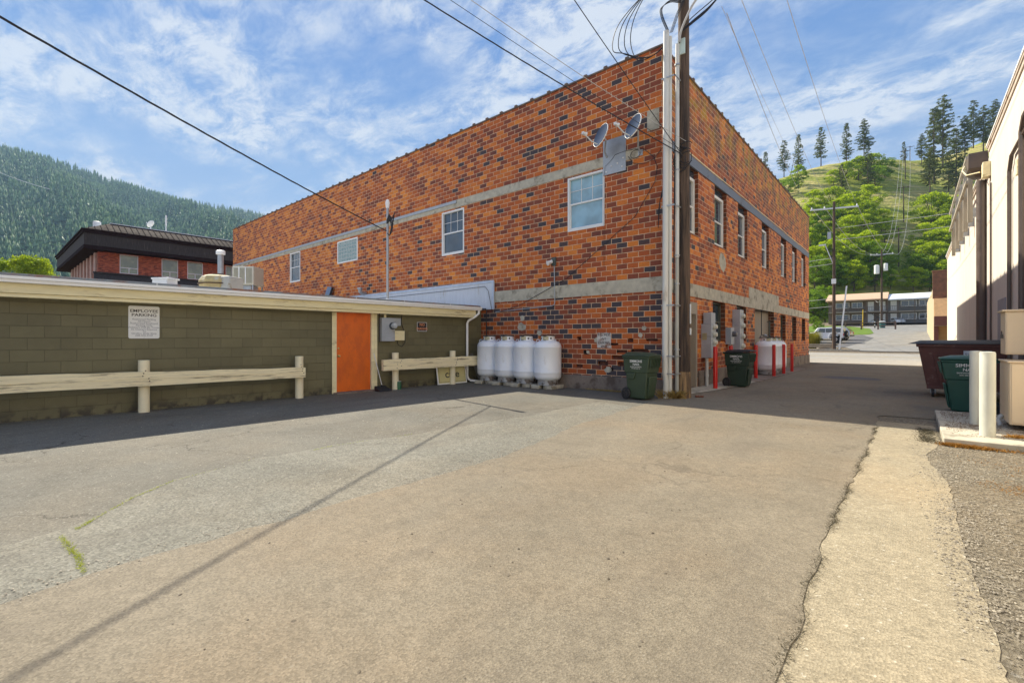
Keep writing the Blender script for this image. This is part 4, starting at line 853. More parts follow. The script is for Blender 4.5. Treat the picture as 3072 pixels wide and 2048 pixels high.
for nm, pts, r, mt, lab in [('conduit', [(-.27, -.42, -.02), (-.27, -.42, .35), (-.29, -.42, .6), (-.27, -.40, 8.35)], .064, M_pvc, 'wide white square-topped conduit'), 
                       ('conduit', [(-.22, -.31, .0), (-.22, -.31, 8.25)], .045, M_pvc, None), ('conduit', [(-.10, -.20, -.02), (-.10, -.19, 3.2)], .041, M_pvc2, 'rust-stained lower conduit'), ('conduit', [(-.10, -.19, 3.21), (-.10, -.17, 8.1)], .044, M_pvc, None)]:
    mb = MB(); mb.tube(pts, r, 14); o = mb.build(nm, mt, up)
    if lab: o['label'] = lab
mb = MB()
for z in (.55, .95, 2.1, 4.35, 7.25): mb.box(-.36, -.46, z, -.04, -.44, z+.03); mb.box(-.06, -.46, z+.002, -.04, -.08, z+.028)
for z in (1.1, 2.6, 3.25, 5.2, 7.6): mb.lathe([(.058, 0), (.058, .03)], (-.10, -.19, z), 14)
pieces(mb, 'bracket', M_galv, up)
mb = MB(); mb.tube([(-.165, -.21, 0), (-.165, -.21, 3.8), (-.14, -.19, 6.2)], .016, 6); mb.build('ground_cable', M_wire, up)
r = random.Random(4)
def smo(pts, n=6):
    P = [Vector(q) for q in pts]; P = [P[0]*2-P[1]]+P+[P[-1]*2-P[-2]]; out = []
    for i in range(1, len(P)-2):
        a, b, c, d = P[i-1], P[i], P[i+1], P[i+2]
        for j in range(n): t = j/n; out.append(.5*((2*b)+(c-a)*t+(2*a-5*b+4*c-d)*t*t+(3*b-a-3*c+d)*t**3))
    return out+[P[-2]]
def loop(c, rx, rz, a0, a1, n=14, yw=.0, tilt=0):
    return [(c[0]+rx*math.cos(R(a0+(a1-a0)*i/n)), c[1]+yw*math.sin(3*i/n), c[2]+rz*math.sin(R(a0+(a1-a0)*i/n))) for i in range(n+1)]
mb = MB()
for k in range(4):   # drip loops on the left of the conduits
    mb.tube(smo([(-.26, -.40, 8.1-.02*k), (-.55-.05*k, -.42, 7.92), (-.95-.12*k, -.44, 7.95+.1*k), (-1.15-.16*k, -.4, 8.5), (-1.05-.14*k, -.35, 9.1), (-.7, -.2, 9.7), (-.1, 0, 10)]), .011, 5)
for k in range(7):   # loops on the right
    a = r.uniform(.0, .16); mb.tube(smo([(-.06, -.17, 8.1), (.0, -.2, 8.3+a*.4), (.25, -.22, 8.38+a), (.60+a, -.2, 8.55+a*1.4), (.95+a*1.5, -.15, 8.95+a), (1.12+a, -.1, 9.5), (.9, -.05, 9.9+a)]), .011, 5)
for k in range(5):
    a = r.uniform(-.04, .04); mb.tube(smo([(-.24+a, -.38, 8.35), (-.38+a, -.38, 8.75), (-.40+a, -.34, 8.98), (-.22, -.28, 9.08+a), (.0, -.2, 9.02+a), (.1, -.15, 9.2)]), .008, 5)
for k in range(3):
    a = .03*k; mb.tube([(-.20+a, -.36, 8.3), (-.08+a, -.3, 8.7), (.08+a, -.26, 9.05), (.2+a, -.2, 9.6)], .008, 5)
mb.build('drip_loop', M_wire, up)
mb = MB(); mb.tube(smo([(-.05, -.18, 8.12), (.02, -.24, 8.35), (.28, -.26, 8.78), (.62, -.22, 9.15), (.9, -.1, 9.9)]), .026, 8); mb.build('pale_cable', M_wirelt, up)
mb = MB()
for k in range(9): mb.tube(loop((.0+r.uniform(-.1,.1), -.16, 5.55+r.uniform(-.12,.12)), r.uniform(.12,.22), r.uniform(.08,.3), r.uniform(0,90), r.uniform(250,400), 12, .05), .009, 5)
for k in range(5): mb.tube([(-.02, -.15, 5.7-.05*k), (-.3, -.3, 5.2-.1*k), (-.5, -.2, 4.6), (-.62, -.02, 4.4-.1*k)], .008, 5)
mb.build('cable_tangle', M_wire, up)
# ---------------------------------------------------------------- satellite dishes
def dish(label, c, mount, lnb, seed):
    o = thing('satellite_dish', label, 'satellite dish', mount, 0, 'satellite dishes near the top corner of the brick wall'); mount = Vector(mount); c = Vector(c)-mount; lnb = Vector(lnb)-mount
    nrm = (lnb-c).normalized(); nrm = Vector((-.42, -.85, .30)).normalized(); Mx = nrm.to_track_quat('Z', 'Y').to_matrix()
    mb = MB(); Rr = .27; prof = [(Rr*i/6, .055*(i/6)**2) for i in range(7)]; prof += [(Rr+.008, .05), (Rr-.01, .035)]+[(Rr*i/6, .055*(i/6)**2-.012) for i in (5, 4, 3, 2, 1, 0)]
    mb.lathe(prof, c, 30, Mx, sx=1.0, sy=1.08); mb.build('reflector', plain('shaded_dish_grey', (.06,.085,.14), .95, var=.06, spec=.03), o)  # shade on the dish face is put into this dark blue-grey colour
    mb = MB(); mb.lathe([(Rr-.006, .048), (Rr+.012, .05), (Rr+.014, .03), (Rr, .028), (Rr-.006, .048)], c, 30, Mx, sx=1.0, sy=1.08, cap=False); mb.build('rim', M_white, o)
    mb = MB(); low = c-Mx@Vector((0, .26, 0)) if (Mx@Vector((0,1,0))).z > 0 else c+Mx@Vector((0, .26, 0)); mb.tube([low, low+(lnb-low)*.5-Vector((0,0,.05)), lnb], .016, 8); mb.build('arm', M_pvc, o)
    mb = MB(); mb.obox(lnb, (.06, .13, .06)); mb.lathe([(.03, 0), (.036, .05), (.036, .08), (0, .085)], lnb, 12, (c-lnb).to_track_quat('Z', 'Y').to_matrix()); mb.build('receiver', M_white, o)
    mb = MB(); mb.tube([c-nrm*.03, c-nrm*.12-Vector((0,0,.05)), Vector((0,-.14,.12)), (0, -.02, 0)], .021, 8); mb.box(-.06, -.02, -.07, .06, 0.0, .07); mb.build('mount', M_galv, o)
c1 = onY(1806, 408, YL-.50); c2 = onY(1903, 381, YL-.50)
dish('left satellite dish of the two, beside the grey metal plate', c1, onY(1822, 474, YL-.001), onY(1752, 401, YL-.85), 1)
dish('right satellite dish of the two, nearer the corner of the building', c2, onY(1922, 459, YL-.001), onY(1848, 373, YL-.85), 2)
mb = MB(); q = lambda a, b, d=.03: tuple(onY(a, b, YL-d))
mb.tube([q(1835,480), q(1845,465), q(1870,455), q(1900,448), q(1930,446), q(1960,470), q(1972,500), q(1965,545), q(1905,650), q(1700,835), q(1560,915,.05), q(1500,935,.05)], .008, 5)
mb.tube([q(1835,480), q(1815,500,.05), q(1812,530,.05), q(1812,700,.02), q(1812,800,.02)], .004, 4)
mb.tube([q(1885,470), q(1900,490), q(1930,492), q(1960,478), q(1990,440)], .007, 5); mb.tube(loop(tuple(onY(1905,462,YL-.05)), .13, .1, 0, 400, 14, .02), .006, 5)
o = mb.build('cable', M_wire); tag(o, 'black cable running diagonally down the brick wall from the dishes to the low roof', 'cable')
# flood light and its conduit
p = onY(1663, 787, YL)
fl = thing('flood_light', 'twin white flood lamp on the brick wall above the gas tanks', 'flood light', (p.x, YL, p.z))
mb = MB(); mb.box(-.07, -.05, -.10, .07, 0, .14); mb.build('back_box', plain('dark_box', (.07,.09,.08), .5), fl, bevel=.006)
for k, dv in enumerate((Vector((-.75, -.5, -.45)), Vector((-.35, -.85, -.3)))):
    c = Vector((-.03+.0*k, -.09, .03-.03*k)); mb = MB(); mb.lathe([(.0, -.03), (.035, -.02), (.04, .05), (.068, .13), (.068, .145), (0, .155)], c, 16, dv.to_track_quat('Z', 'Y').to_matrix()); mb.build('lamp', M_white, fl)
a = onY(1668, 915, YL); b = onY(1489, 936, YL)
mb = MB(); mb.tube([(0.02, -.03, -.1), (.04, -.03, -1.0), (.04, -.03, a.z-p.z+.08), (.02, -.03, a.z-p.z+.01), (-.06, -.03, a.z-p.z-.02), (b.x-p.x, -.03, b.z-p.z)], .015, 8); mb.build('conduit', M_galv, fl)
# ---------------------------------------------------------------- on the low roof
ZR = 2.36
p = atD(745, 830, 22)
ac = thing('evaporative_cooler', 'beige louvred evaporative cooler on legs on the low roof', 'air cooler', (p.x, p.y, ZR), R(41))
mb = MB(); mb.box(-.50, -.45, 1.52, .50, .45, 2.38); cb_ = mb.build('cabinet', plain('cooler_beige', (.62,.58,.46), .6, var=.06), ac, bevel=.02)
mb = MB()
for sx in np.linspace(-.40, .40, 18): mb.box(sx-.012, -.470, 1.60, sx+.012, -.452, 2.30)
for sy in np.linspace(-.36, .36, 16): mb.box(-.520, sy-.012, 1.60, -.502, sy+.012, 2.30)
pieces(mb, 'louvre', plain('louvre', (.46,.43,.33), .6), cb_)
mb = MB()
for sx in (-.17, .13): mb.box(sx-.02, -.478, 1.57, sx+.02, -.455, 2.33)
mb.build('louvre_frame', M_gutter, cb_)
for sx in (-.44, .44):
    for sy in (-.4, .4): mb = MB(); mb.box(sx-.03, sy-.03, 0, sx+.03, sy+.03, 1.52); mb.build('leg', M_galv, ac)
mb = MB(); mb.box(-.3, -.3, 0, .3, .3, 1.5); mb.build('duct', M_galv, ac)
p = atD(655, 840, 17)
tf = thing('roof_fan', 'yellow stained roof exhaust fan on the low roof left of the cooler', 'roof fan', (p.x, p.y, ZR), R(30))
mb = MB(); mb.lathe([(.45, 0), (.47, .7), (.60, .90), (.62, 1.10), (.52, 1.26), (.40, 1.32), (0, 1.34)], n=8); mb.build('hood', plain('stained_yellow', (.55,.43,.20), .7, var=.2, dirt=(.62,.60,.54), dirtamt=.4, dscale=1.5), tf, bevel=.04, smooth=False)
mb = MB(); mb.lathe([(.62, .98), (.645, .98), (.645, 1.01), (.62, 1.01)], n=24); mb.lathe([(.2, 1.33), (.22, 1.35), (.2, 1.38), (0, 1.39)], n=14); mb.build('band', plain('rust', (.08,.04,.025), .8), tf)
mb = MB(); mb.box(.35, -.35, 0, .78, .35, 1.25); mb.build('duct_box', plain('dull_white', (.50,.48,.42), .7, dirt=(.3,.22,.1), dirtamt=.3), tf, bevel=.06)
p = atD(662, 800, 19)
vp = thing('vent_pipe', 'tall grey metal flue with a white cap on the low roof', 'vent pipe', (p.x, p.y, ZR))
mb = MB(); mb.lathe([(.11, 0), (.11, 2.45)], n=18); mb.build('pipe', M_galv, vp)
mb = MB(); mb.lathe([(.11, 2.45), (.17, 2.47), (.17, 2.60), (.13, 2.63), (0, 2.64)], n=18); mb.build('cap', M_gutter, vp)
p = atD(495, 846, 14)
wb = thing('roof_vent', 'small white box vent on the low roof in front of the dark mansard building', 'roof vent', (p.x, p.y, ZR), R(35))
mb = MB(); mb.box(-.24, -.2, 0, .24, .2, .78); mb.build('case', M_white, wb, bevel=.015); mb = MB(); mb.box(-.26, -.22, .78, .30, .22, .83); mb.box(.24, -.12, 0, .42, .12, .62); mb.build('cap', M_white, wb, bevel=.01)
a = onY(990, 868, YL)
bp = thing('metal_sheet', 'blue grey metal sheet leaning on the brick wall on the low roof', 'metal sheet', (a.x, YL-.45, ZR)); bp.rotation_euler = (R(-14), R(8), 0)
mb = MB(); mb.box(-.22, -.02, 0, .22, .02, 1.45); mb.build('sheet', plain('blue_grey', (.16,.22,.32), .45), bp, bevel=.005)
mb = MB(); mb.box(.23, -.05, 0, .27, .04, 1.45); mb.build('frame', M_black, bp)
a = onY(1098, 875, YL)
ev = thing('elbow_vent', 'short grey elbow vent pipe coming out of the brick wall above the low roof', 'vent pipe', (a.x, YL, a.z))
mb = MB(); mb.tube([(0, -.0, -.08), (0, -.18, -.08), (.0, -.27, -.03), (.02, -.3, .08)], .075, 14); mb.build('pipe', M_galv, ev); mb = MB(); mb.tube([(.02, -.3, .07), (.02, -.3, .15)], .10, 14); mb.build('cap', M_galv, ev)
# service mast and its cable
mxp = Vector((-11.25, 7.60, ZR))
sm = thing('service_mast', 'galvanised service mast with weatherhead on the low roof', 'service mast', mxp)
mb = MB(); mb.tube([(0,0,0), (0,0,2.75)], .035, 12); mb.build('mast', M_galv, sm)
mb = MB(); mb.lathe([(.045, 2.70), (.055, 2.78), (.06, 2.86), (.04, 2.93), (0, 2.95)], n=14); mb.build('weatherhead', M_gutter, sm)
mb = MB(); mb.lathe([(.09, 0), (.05, .12), (.036, .14)], n=14); mb.build('boot', M_gutter, sm)
mb = MB()
for k in range(6): mb.tube([(0, -.03, 2.35-.02*k), (.14+.03*k, -.05, 2.5-.03*k), (.26+.02*k, -.02, 2.0+.1*k), (.12, -.02, 1.9), (0, -.02, 2.0)], .012, 5)
mb.build('cable_tail', M_wire, sm)
def sag(a, b, s, n=24):
    a = Vector(a); b = Vector(b); return [a+(b-a)*(i/n)-Vector((0, 0, 4*s*(i/n)*(1-i/n))) for i in range(n+1)]
WG_ = 'overhead wires'
def wire(a, b, s, r, label, mat=None, twist=0, name='overhead_wire'):
    mb = MB(); P = sag(a, b, s)
    if twist:
        P = sag(a, b, s, 90)
        for ph in range(3): mb.tube([p+Vector((0, math.cos(i*.55+ph*2.1)*r*.9, math.sin(i*.55+ph*2.1)*r*.9)) for i, p in enumerate(P)], r, 6)
    else: mb.tube(P, r, 5)
    o = mb.build(name, mat or M_wire); return tag(o, label, 'wire', WG_)
e = atD(0, 30, 5.05); st = mxp+Vector((.0, -.05, 2.05)); dr_ = (e-st); wire(st, st+dr_*1.35, .10, .009, 'thick twisted black service cable from the roof mast across the left sky', twist=1)
pt = Vector((-4.0, 10.5, 0))
def from_pole(px0, py0, px1, D, rr, label, mat=None, sg=.05, ext=1.5, twist=0):
    # (px0,py0): where it meets the pole ; (px1,0): where it leaves the top of the frame, D metres ahead
    a = atD(px0, py0, 10.55); b = atD(px1, 0, D); return wire(a, a+(b-a)*ext, sg, rr, label, mat, twist)
from_pole(2045, 462, 1298, 7.6, .0075, 'thickest black cable from the utility pole over the brick wall, lowest of four', M_wire, .10, 1.5, 1)
from_pole(2045, 450, 1365, 7.6, .005, 'thin black cable from the pole just above the thickest one', M_wire, .06)
from_pole(2060, 425, 1440, 7.6, .006, 'pale cable from the utility pole over the white window', M_wirelt, .12)
from_pole(2050, 470, 1728, 7.8, .008, 'steep black cable crossing the brick parapet left of the conduits', M_wire, .05)
# ================================================================ RIGHT-HAND BUILDING
rb = thing('stucco_building', 'tall cream stucco building with brown downspout on the right of the alley', 'building', (XW, 10, 0))
def lr(mb): mb.v = [(x-XW, y-10, z) for x, y, z in mb.v]; return mb
mb = MB(); mb.quad((XW,-4,0),(XW,38.6,0),(XW,38.6,6.35),(XW,-4,6.35)); mb.quad((XW,38.6,0),(14,38.6,0),(14,38.6,6.35),(XW,38.6,6.35))
mb.quad((XW,-4,6.35),(XW,18.3,6.35),(XW,18.3,6.72),(XW,-4,6.72)); mb.quad((XW,-4,6.72),(XW,18.3,6.72),(14,18.3,6.72),(14,-4,6.72)); mb.quad((XW,18.3,6.35),(XW,38.6,6.35),(14,38.6,6.35),(14,18.3,6.35)); mb.quad((XW,18.3,6.35),(14,18.3,6.35),(14,18.3,6.72),(XW,18.3,6.72))
lr(mb).build('wall', M_stucco, rb)
mb = MB(); mb.box(XW-.045, -4, 6.60, XW+.2, 18.3, 6.66); mb.box(XW-.025, -4, 6.50, XW+.1, 18.25, 6.597); mb.box(XW-.05, 18.6, 6.30, XW+.2, 38.7, 6.36); mb.box(XW-.03, 18.6, 6.2, XW+.1, 38.65, 6.297); lr(mb).build('eave_trim', plain('stained_trim', (.60,.50,.40), .7, dirt=(.24,.13,.07), dirtamt=.22, var=.15), rb, bevel=.006)
mb = MB(); mb.box(XW-.06, -4, 6.663, XW+.3, 18.35, 6.72); mb.box(XW-.07, 18.5, 6.363, XW+.3, 38.8, 6.41); lr(mb).build('roof_edge', M_gutter, rb, bevel=.004)
mb = MB(); mb.tube([(XW-.10, 18.9, -.02), (XW-.10, 18.9, 5.9)], .11, 14); ds = lr(mb).build('downspout', M_bronze, rb)
mb = MB(); mb.frust([(XW-.24, 18.7, 6.0), (XW-.0, 18.7, 6.0), (XW-.0, 19.1, 6.0), (XW-.24, 19.1, 6.0)], [(XW-.40, 18.45, 6.18), (XW, 18.45, 6.18), (XW, 19.3, 6.18), (XW-.40, 19.3, 6.18)]); mb.box(XW-.40, 18.45, 6.183, XW, 19.3, 6.62); lr(mb).build('leader_head', M_bronze, ds, bevel=.008)
mb = MB(); mb.tube([(XW-.05, 14.3, 0), (XW-.05, 14.3, 4.9), (XW-.05, 14.0, 5.15), (XW-.05, 11.2, 5.15)], .035, 8); mb.tube([(XW-.06, 12.7, 0), (XW-.06, 12.7, 5.2), (XW-.06, 12.4, 5.4), (XW-.06, 8, 5.4)], .05, 8); mb.tube([(XW-.03, 17.6, .3), (XW-.03, 17.6, 5.5)], .02, 6); pieces(lr(mb), 'wall_pipe', M_bronze, rb)
mb = MB(); mb.box(XW-.07, 13.2, 4.55, XW, 13.35, 4.85); mb.box(XW-.16, 17.85, 5.75, XW, 18.15, 6.15); pieces(lr(mb), 'cable_box', M_cream, rb, bevel=.01)
mb = MB(); mb.box(XW-.03, 11.2, 0, XW+.02, 12.2, 2.15); mb.box(XW-.02, 15.2, 0, XW+.02, 16.4, 2.3); pieces(lr(mb), 'boarded_door', plain('grey_board', (.36,.35,.36), .8, var=.12), rb, bevel=.006)
mb = MB(); mb.frust([(XW-.34, 7.6, 4.6), (XW, 7.6, 4.6), (XW, 9.9, 4.6), (XW-.34, 9.9, 4.6)], [(XW-.22, 7.6, 5.25), (XW, 7.6, 5.25), (XW, 9.9, 5.25), (XW-.22, 9.9, 5.25)]); lr(mb).build('vent_hood', M_bronze, rb, bevel=.01)
mb = MB(); mb.tube([(XW-.2, 18.1, 5.95), (XW-.44, 18.4, 6.0), (XW-.50, 18.8, 6.25), (XW-.42, 19.3, 6.5)], .018, 6); lr(mb).build('cable', M_cream, rb)
# old sign frame: posts and rails on the upper wall
sf = thing('sign_frame', 'weathered timber post frame on the upper wall of the cream stucco building', 'sign frame', (XW, 20, 0))
for i, y in enumerate((20.6, 22.3, 24.2, 26.2, 28.4)):
    mb = MB(); mb.box(-.28, y-20-.06, 5.05, -.16, y-20+.06, 7.15); mb.build('post', plain('grey_timber', (.42,.38,.30), .85, var=.2, stretch=(5,5,.5)), sf, bevel=.006)
    mb = MB(); mb.box(-.16, y-20-.03, 5.2, -.001, y-20+.03, 5.5); mb.build('bracket', M_galv, sf)
for z in (6.2, 6.95): mb = MB(); mb.box(-.35, .2, z, -.283, 8.8, z+.09); mb.build('rail', plain('grey_timber', (.42,.38,.30), .85), sf, bevel=.004)
# beige cabinets
c1_ = thing('electrical_cabinet', 'large beige electrical cabinet low on the wall behind the cream bollards', 'electrical cabinet', (1.02, 9.4, 0))
mb = MB(); mb.box(0, 0, .16, .57, .9, 1.02); mb.build('case', M_beige, c1_, bevel=.012)
mb = MB(); mb.box(-.02, -.02, 1.021, .57, .92, 1.045); mb.build('top', M_beige, c1_, bevel=.006)
mb = MB(); mb.box(-.006, .03, .22, -.0005, .87, .99); mb.build('door', M_beige, c1_, bevel=.003)
mb = MB(); mb.box(.02, -.012, .19, .56, -.0005, 1.0); mb.build('door', M_beige, c1_, bevel=.004)
for x, y in ((.12, .15), (.12, .75)): mb = MB(); mb.lathe([(.05, -.0), (.05, .16)], (x+.25, y, 0), 12); mb.build('leg', M_galv, c1_)
mb = MB(); mb.tube([(-.02, .55, .22), (-.06, .5, .16), (-.04, .45, .08)], .028, 8); mb.build('cable_gland', M_pvc, c1_)
c2_ = thing('electrical_cabinet', 'smaller beige padlocked electrical cabinet mounted above the large one', 'electrical cabinet', (1.05, 10.06, 0))
mb = MB(); mb.box(0, 0, 1.12, .55, .5, 1.76); mb.build('case', M_beige, c2_, bevel=.01)
mb = MB(); mb.box(-.035, -.03, 1.761, .55, .53, 1.79); mb.build('top', M_beige, c2_, bevel=.006)
mb = MB(); mb.box(.015, -.010, 1.14, .54, -.0005, 1.74); mb.build('door', M_beige, c2_, bevel=.003)
mb = MB(); mb.box(-.03, .18, 1.36, -.005, .24, 1.42); mb.tube([(-.018, .19, 1.42), (-.018, .19, 1.455), (-.018, .21, 1.47), (-.018, .23, 1.455), (-.018, .23, 1.42)], .006, 6); mb.build('padlock', plain('padlock', (.12,.11,.10), .4, metal=.6), c2_)
mb = MB(); mb.tube([(.3, .25, 1.05), (.3, .25, 1.12)], .035, 8); mb.build('conduit', M_bronze, c2_)
pp = thing('pipe_end', 'short grey pipe stub lying at the right end of the concrete pad', 'pipe', (1.12, 7.98, .07)); mb = MB(); mb.tube([(0, .0, 0), (.6, .1, 0)], .055, 14); mb.build('pipe', M_galv, pp)
# moss at the pad
def tufts(name, pts, w, h, n, mat, label, cat=None, kind='stuff', seed=0, flat=.3):
    r = np.random.default_rng(seed); pts = np.array(pts, float); idx = r.integers(0, len(pts)-1, n); t = r.random((n, 1)); 
    c = pts[idx]*(1-t)+pts[idx+1]*t; c = c+np.c_[r.normal(0, w, n), r.normal(0, w, n)]
    dens = np.sin(c[:, 0]*5+c[:, 1]*7)+np.sin(c[:, 1]*3.1)*.7+r.normal(0, .6, n); c = c[dens > -.3]; n = len(c)
    a = r.random(n)*6.28; le = h*(.4+r.random(n)); tl = r.random(n)*flat; V = np.zeros((n, 3, 3)); wd = h*.18
    V[:, 0] = np.c_[c[:, 0]-np.cos(a)*wd, c[:, 1]-np.sin(a)*wd, np.full(n, .008)]; V[:, 1] = np.c_[c[:, 0]+np.cos(a)*wd, c[:, 1]+np.sin(a)*wd, np.full(n, .008)]
    b = r.random(n)*6.28; V[:, 2] = np.c_[c[:, 0]+np.cos(b)*le*flat*2, c[:, 1]+np.sin(b)*le*flat*2, .008+le]
    o = npmesh(name, V.reshape(-1, 3), np.arange(n*3).reshape(-1, 3), mat); return tag(o, label, cat, kind=kind)
M_weed = leaf_mat('weed', (.28,.34,.02), (.42,.44,.05), .3, 3); M_dry = leaf_mat('dry_grass', (.34,.24,.10), (.52,.38,.16), .2, 3); M_mossleaf = leaf_mat('moss', (.20,.085,.012), (.38,.19,.03), .1, 6); M_dirtleaf = leaf_mat('crack_dirt', (.045,.04,.025), (.10,.085,.05), .05, 6)
gz = lambda L: [(p.x, p.y) for p in (onZ(*q) for q in L)]
tufts('weeds', gz([(185,1612),(210,1650),(235,1672),(250,1722)]),   .010, .013, 380, M_weed, 'bright yellow-green weeds in the crack at lower left', 'weeds', seed=1, flat=.8)
tufts('weeds', gz([(230,1590),(281,1560),(400,1494),(520,1444),(780,1374)]), .008, .009, 900, M_weed, None, 'weeds', seed=2, flat=.8)['label'] = 'thin line of yellow weeds along the surfacing seam'
tufts('weeds', gz([(940,1352),(1000,1338),(1240,1303)]), .010, .010, 400, M_weed, 'short yellow weed patches on the seam farther on', 'weeds', seed=3, flat=.8)
tufts('crack_dirt', [(x, y) for x, y in arJ if y < 9.2], .016, .012, 7000, M_dirtleaf, 'dark crumbs along the crack between alley and concrete strip', 'debris', seed=4, flat=1.)
tufts('moss', [(.30, 8.05), (.7, 8.04), (1.5, 8.0)], .035, .03, 3500, M_mossleaf, 'orange moss along the front foot of the concrete pad', 'moss', seed=5, flat=.7)
o = tufts('moss', [(.95, 8.7), (1.5, 8.95)], .05, .03, 1500, M_mossleaf, 'orange moss on top of the concrete pad right of the bollard', 'moss', seed=6, flat=.7); o.location.z = .08
tufts('moss', [(.16, 9.3), (.15, 8.1)], .06, .02, 1600, M_dirtleaf, 'brown litter beside the left edge of the concrete pad', 'debris', seed=7, flat=1.)
tufts('moss', gz([(2950,1385),(3070,1400),(3150,1500),(3060,1500),(3000,1450)]), .12, .014, 1800, M_mossleaf, 'scattered orange moss on the gravelly asphalt', 'moss', seed=8, flat=1.)
tufts('dry_grass', [(-4.35, 10.25), (-4.15, 10.35), (-3.98, 10.45)], .05, .16, 500, M_dry, 'tuft of dry straw at the foot of the conduits', 'grass', seed=9, flat=.6)
tufts('weeds', [(-6.6, 10.66), (-5.4, 10.66)], .03, .04, 700, M_dry, 'dry weeds at the foot of the brick wall behind the corner bin', 'weeds', seed=10, flat=.5)
tufts('dirt', [(p.x, p.y) for p in (G2W((.12, y, 0)) for y in np.linspace(-2, 9.5, 30))], .07, .008, 6000, M_dirtleaf, 'dirt and needles along the foot of the olive wall', 'debris', seed=11, flat=1.2)
tufts('litter', gz([(1420,1248),(1500,1240),(1560,1258),(1470,1262)]), .09, .012, 500, M_dirtleaf, 'patch of brown twigs and needles in the middle of the lot', 'debris', seed=12, flat=1.2)
def pebbles(name, label, cat, poly_pts, n, s0, s1, mat, seed, z=.004):
    r = np.random.default_rng(seed); P = np.array(poly_pts); lo, hi = P.min(0), P.max(0); pts = []
    def inside(x, y):
        c = False; j = len(P)-1
        for i in range(len(P)):
            if (P[i][1] > y) != (P[j][1] > y) and x < (P[j][0]-P[i][0])*(y-P[i][1])/(P[j][1]-P[i][1])+P[i][0]: c = not c
            j = i
        return c
    while len(pts) < n:
        x, y = r.uniform(lo, hi)
        if inside(x, y) and (math.sin(x*3.1+y*1.7)+math.sin(y*4.3-x*2.2)+r.normal(0, .9) > -.6): pts.append((x, y))
    base = np.array([(1,0,0),(-.5,.87,0),(-.5,-.87,0),(.1,.1,.75),(.75,.75,.3),(-.8,.1,.35)]); fs = np.array([(0,4,3),(4,1,3),(1,5,3),(5,2,3),(2,0,3)])
    V = []; F = []
    for i, (x, y) in enumerate(pts):
        s = s0+(s1-s0)*r.random()**3; a = r.random()*6.28; ca, sa = math.cos(a), math.sin(a); B = base*s*r.uniform(.7, 1.2, (6, 3)); V.append(np.c_[x+B[:, 0]*ca-B[:, 1]*sa, y+B[:, 0]*sa+B[:, 1]*ca, z+B[:, 2]]); F.append(fs+6*i)
    o = npmesh(name, np.concatenate(V), np.concatenate(F), mat); return tag(o, label, cat, kind='stuff')
M_peb = leaf_mat('pebble', (.13,.11,.085), (.46,.41,.32), 0, 8); M_pebd = leaf_mat('dark_crumb', (.05,.04,.03), (.18,.15,.11), 0, 8)
pebbles('gravel', 'loose gravel on the verge right of the concrete strip', 'gravel', [(.0,8.0),(-.05,6.5),(.05,5),(.12,3.6),(.3,1.5),(3,1.5),(3,8)], 9000, .004, .013, M_peb, 3)
pebbles('gravel', 'loose gravel spilling over the ragged edge of the concrete strip', 'gravel', [(p_[0]+.10, p_[1]) for p_ in sr]+[(p_[0]-.12, p_[1]) for p_ in reversed(sr)], 1500, .003, .010, M_peb, 4, .006)
pebbles('litter', 'brown needles and crumbs strewn over the concrete pad', 'debris', [(.36,8.45),(1.55,8.45),(1.55,11.1),(.36,11.1)], 6500, .003, .011, leaf_mat('needle_litter', (.10,.06,.035), (.24,.15,.09), 0, 8), 11, .085)
pebbles('gravel', 'fine grit along the outer edge of the concrete strip', 'gravel', [(p_[0]+.28, p_[1]) for p_ in sr]+[(p_[0]-.04, p_[1]) for p_ in reversed(sr)], 3800, .002, .008, M_peb, 12, .006)
pebbles('crumbs', 'small dark stones scattered over the alley asphalt', 'stones', [(-4.2,9),(-.6,8.5),(-.9,1),(-3.5,.3),(-4.5,5)], 420, .003, .012, M_pebd, 5, .010)
pebbles('crumbs', 'small stones scattered over the old parking lot', 'stones', [(-9.5,9),(-5,9),(-3.4,1.0),(-9.5,.5)], 1200, .003, .013, M_peb, 6, .004)
pebbles('crumbs', 'grit gathered along the ragged seam of the rough surfacing', 'stones', [(x+.12, y) for x, y in edge[2:-1]]+[(x-.18, y) for x, y in reversed(edge[2:-1])], 2600, .003, .009, M_peb, 7, .009)
# brick crumb by the pole
bc = thing('brick_fragment', 'red brick fragment lying at the foot of the utility pole', 'brick', (-3.72, 10.9, .0), R(30)); mb = MB(); mb.box(-.09, -.05, .01, .09, .05, .05); mb.build('brick', M_reveal, bc, bevel=.012)

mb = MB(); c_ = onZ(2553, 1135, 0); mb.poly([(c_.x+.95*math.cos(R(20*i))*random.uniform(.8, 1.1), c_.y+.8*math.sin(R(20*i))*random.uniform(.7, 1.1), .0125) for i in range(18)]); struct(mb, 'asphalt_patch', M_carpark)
# ================================================================ DARK MANSARD BUILDING (left background)
XM, YM = -51.5, 5.7; zf0, zf1 = 8.85, 10.45
mbd = thing('mansard_building', 'red brick office building with a charred wood fascia and dark metal mansard roof', 'building', (XM, YM, 0))
XM2, YM2 = XM-20, YM+19
mb = MB(); wx = XM-1.0; wy = YM+1.0
winM = []
for (pl_, pr_, pt_, pb_) in [(359,415,762,820),(485,534.5,776,831),(562,609,783,835),(677,697,789,840)]:
    a = onX(pl_, pt_, wx); b = onX(pr_, pb_, wx); c = onX(pl_, pb_, wx); winM.append((a.y, b.y, 7.12, 8.78))
winM.append((21.0, 23.0, 7.12, 8.78))
PM = lambda u, z, d: (wx-d, u, z)
wallgrid(mb, PM, wy, YM2-1, 0, zf0+.1, [h+(.12,) for h in winM]); 
PM2 = lambda u, z, d: (u, wy+d, z)
wallgrid(mb, PM2, XM2+1, wx, 0, zf0+.1, [])
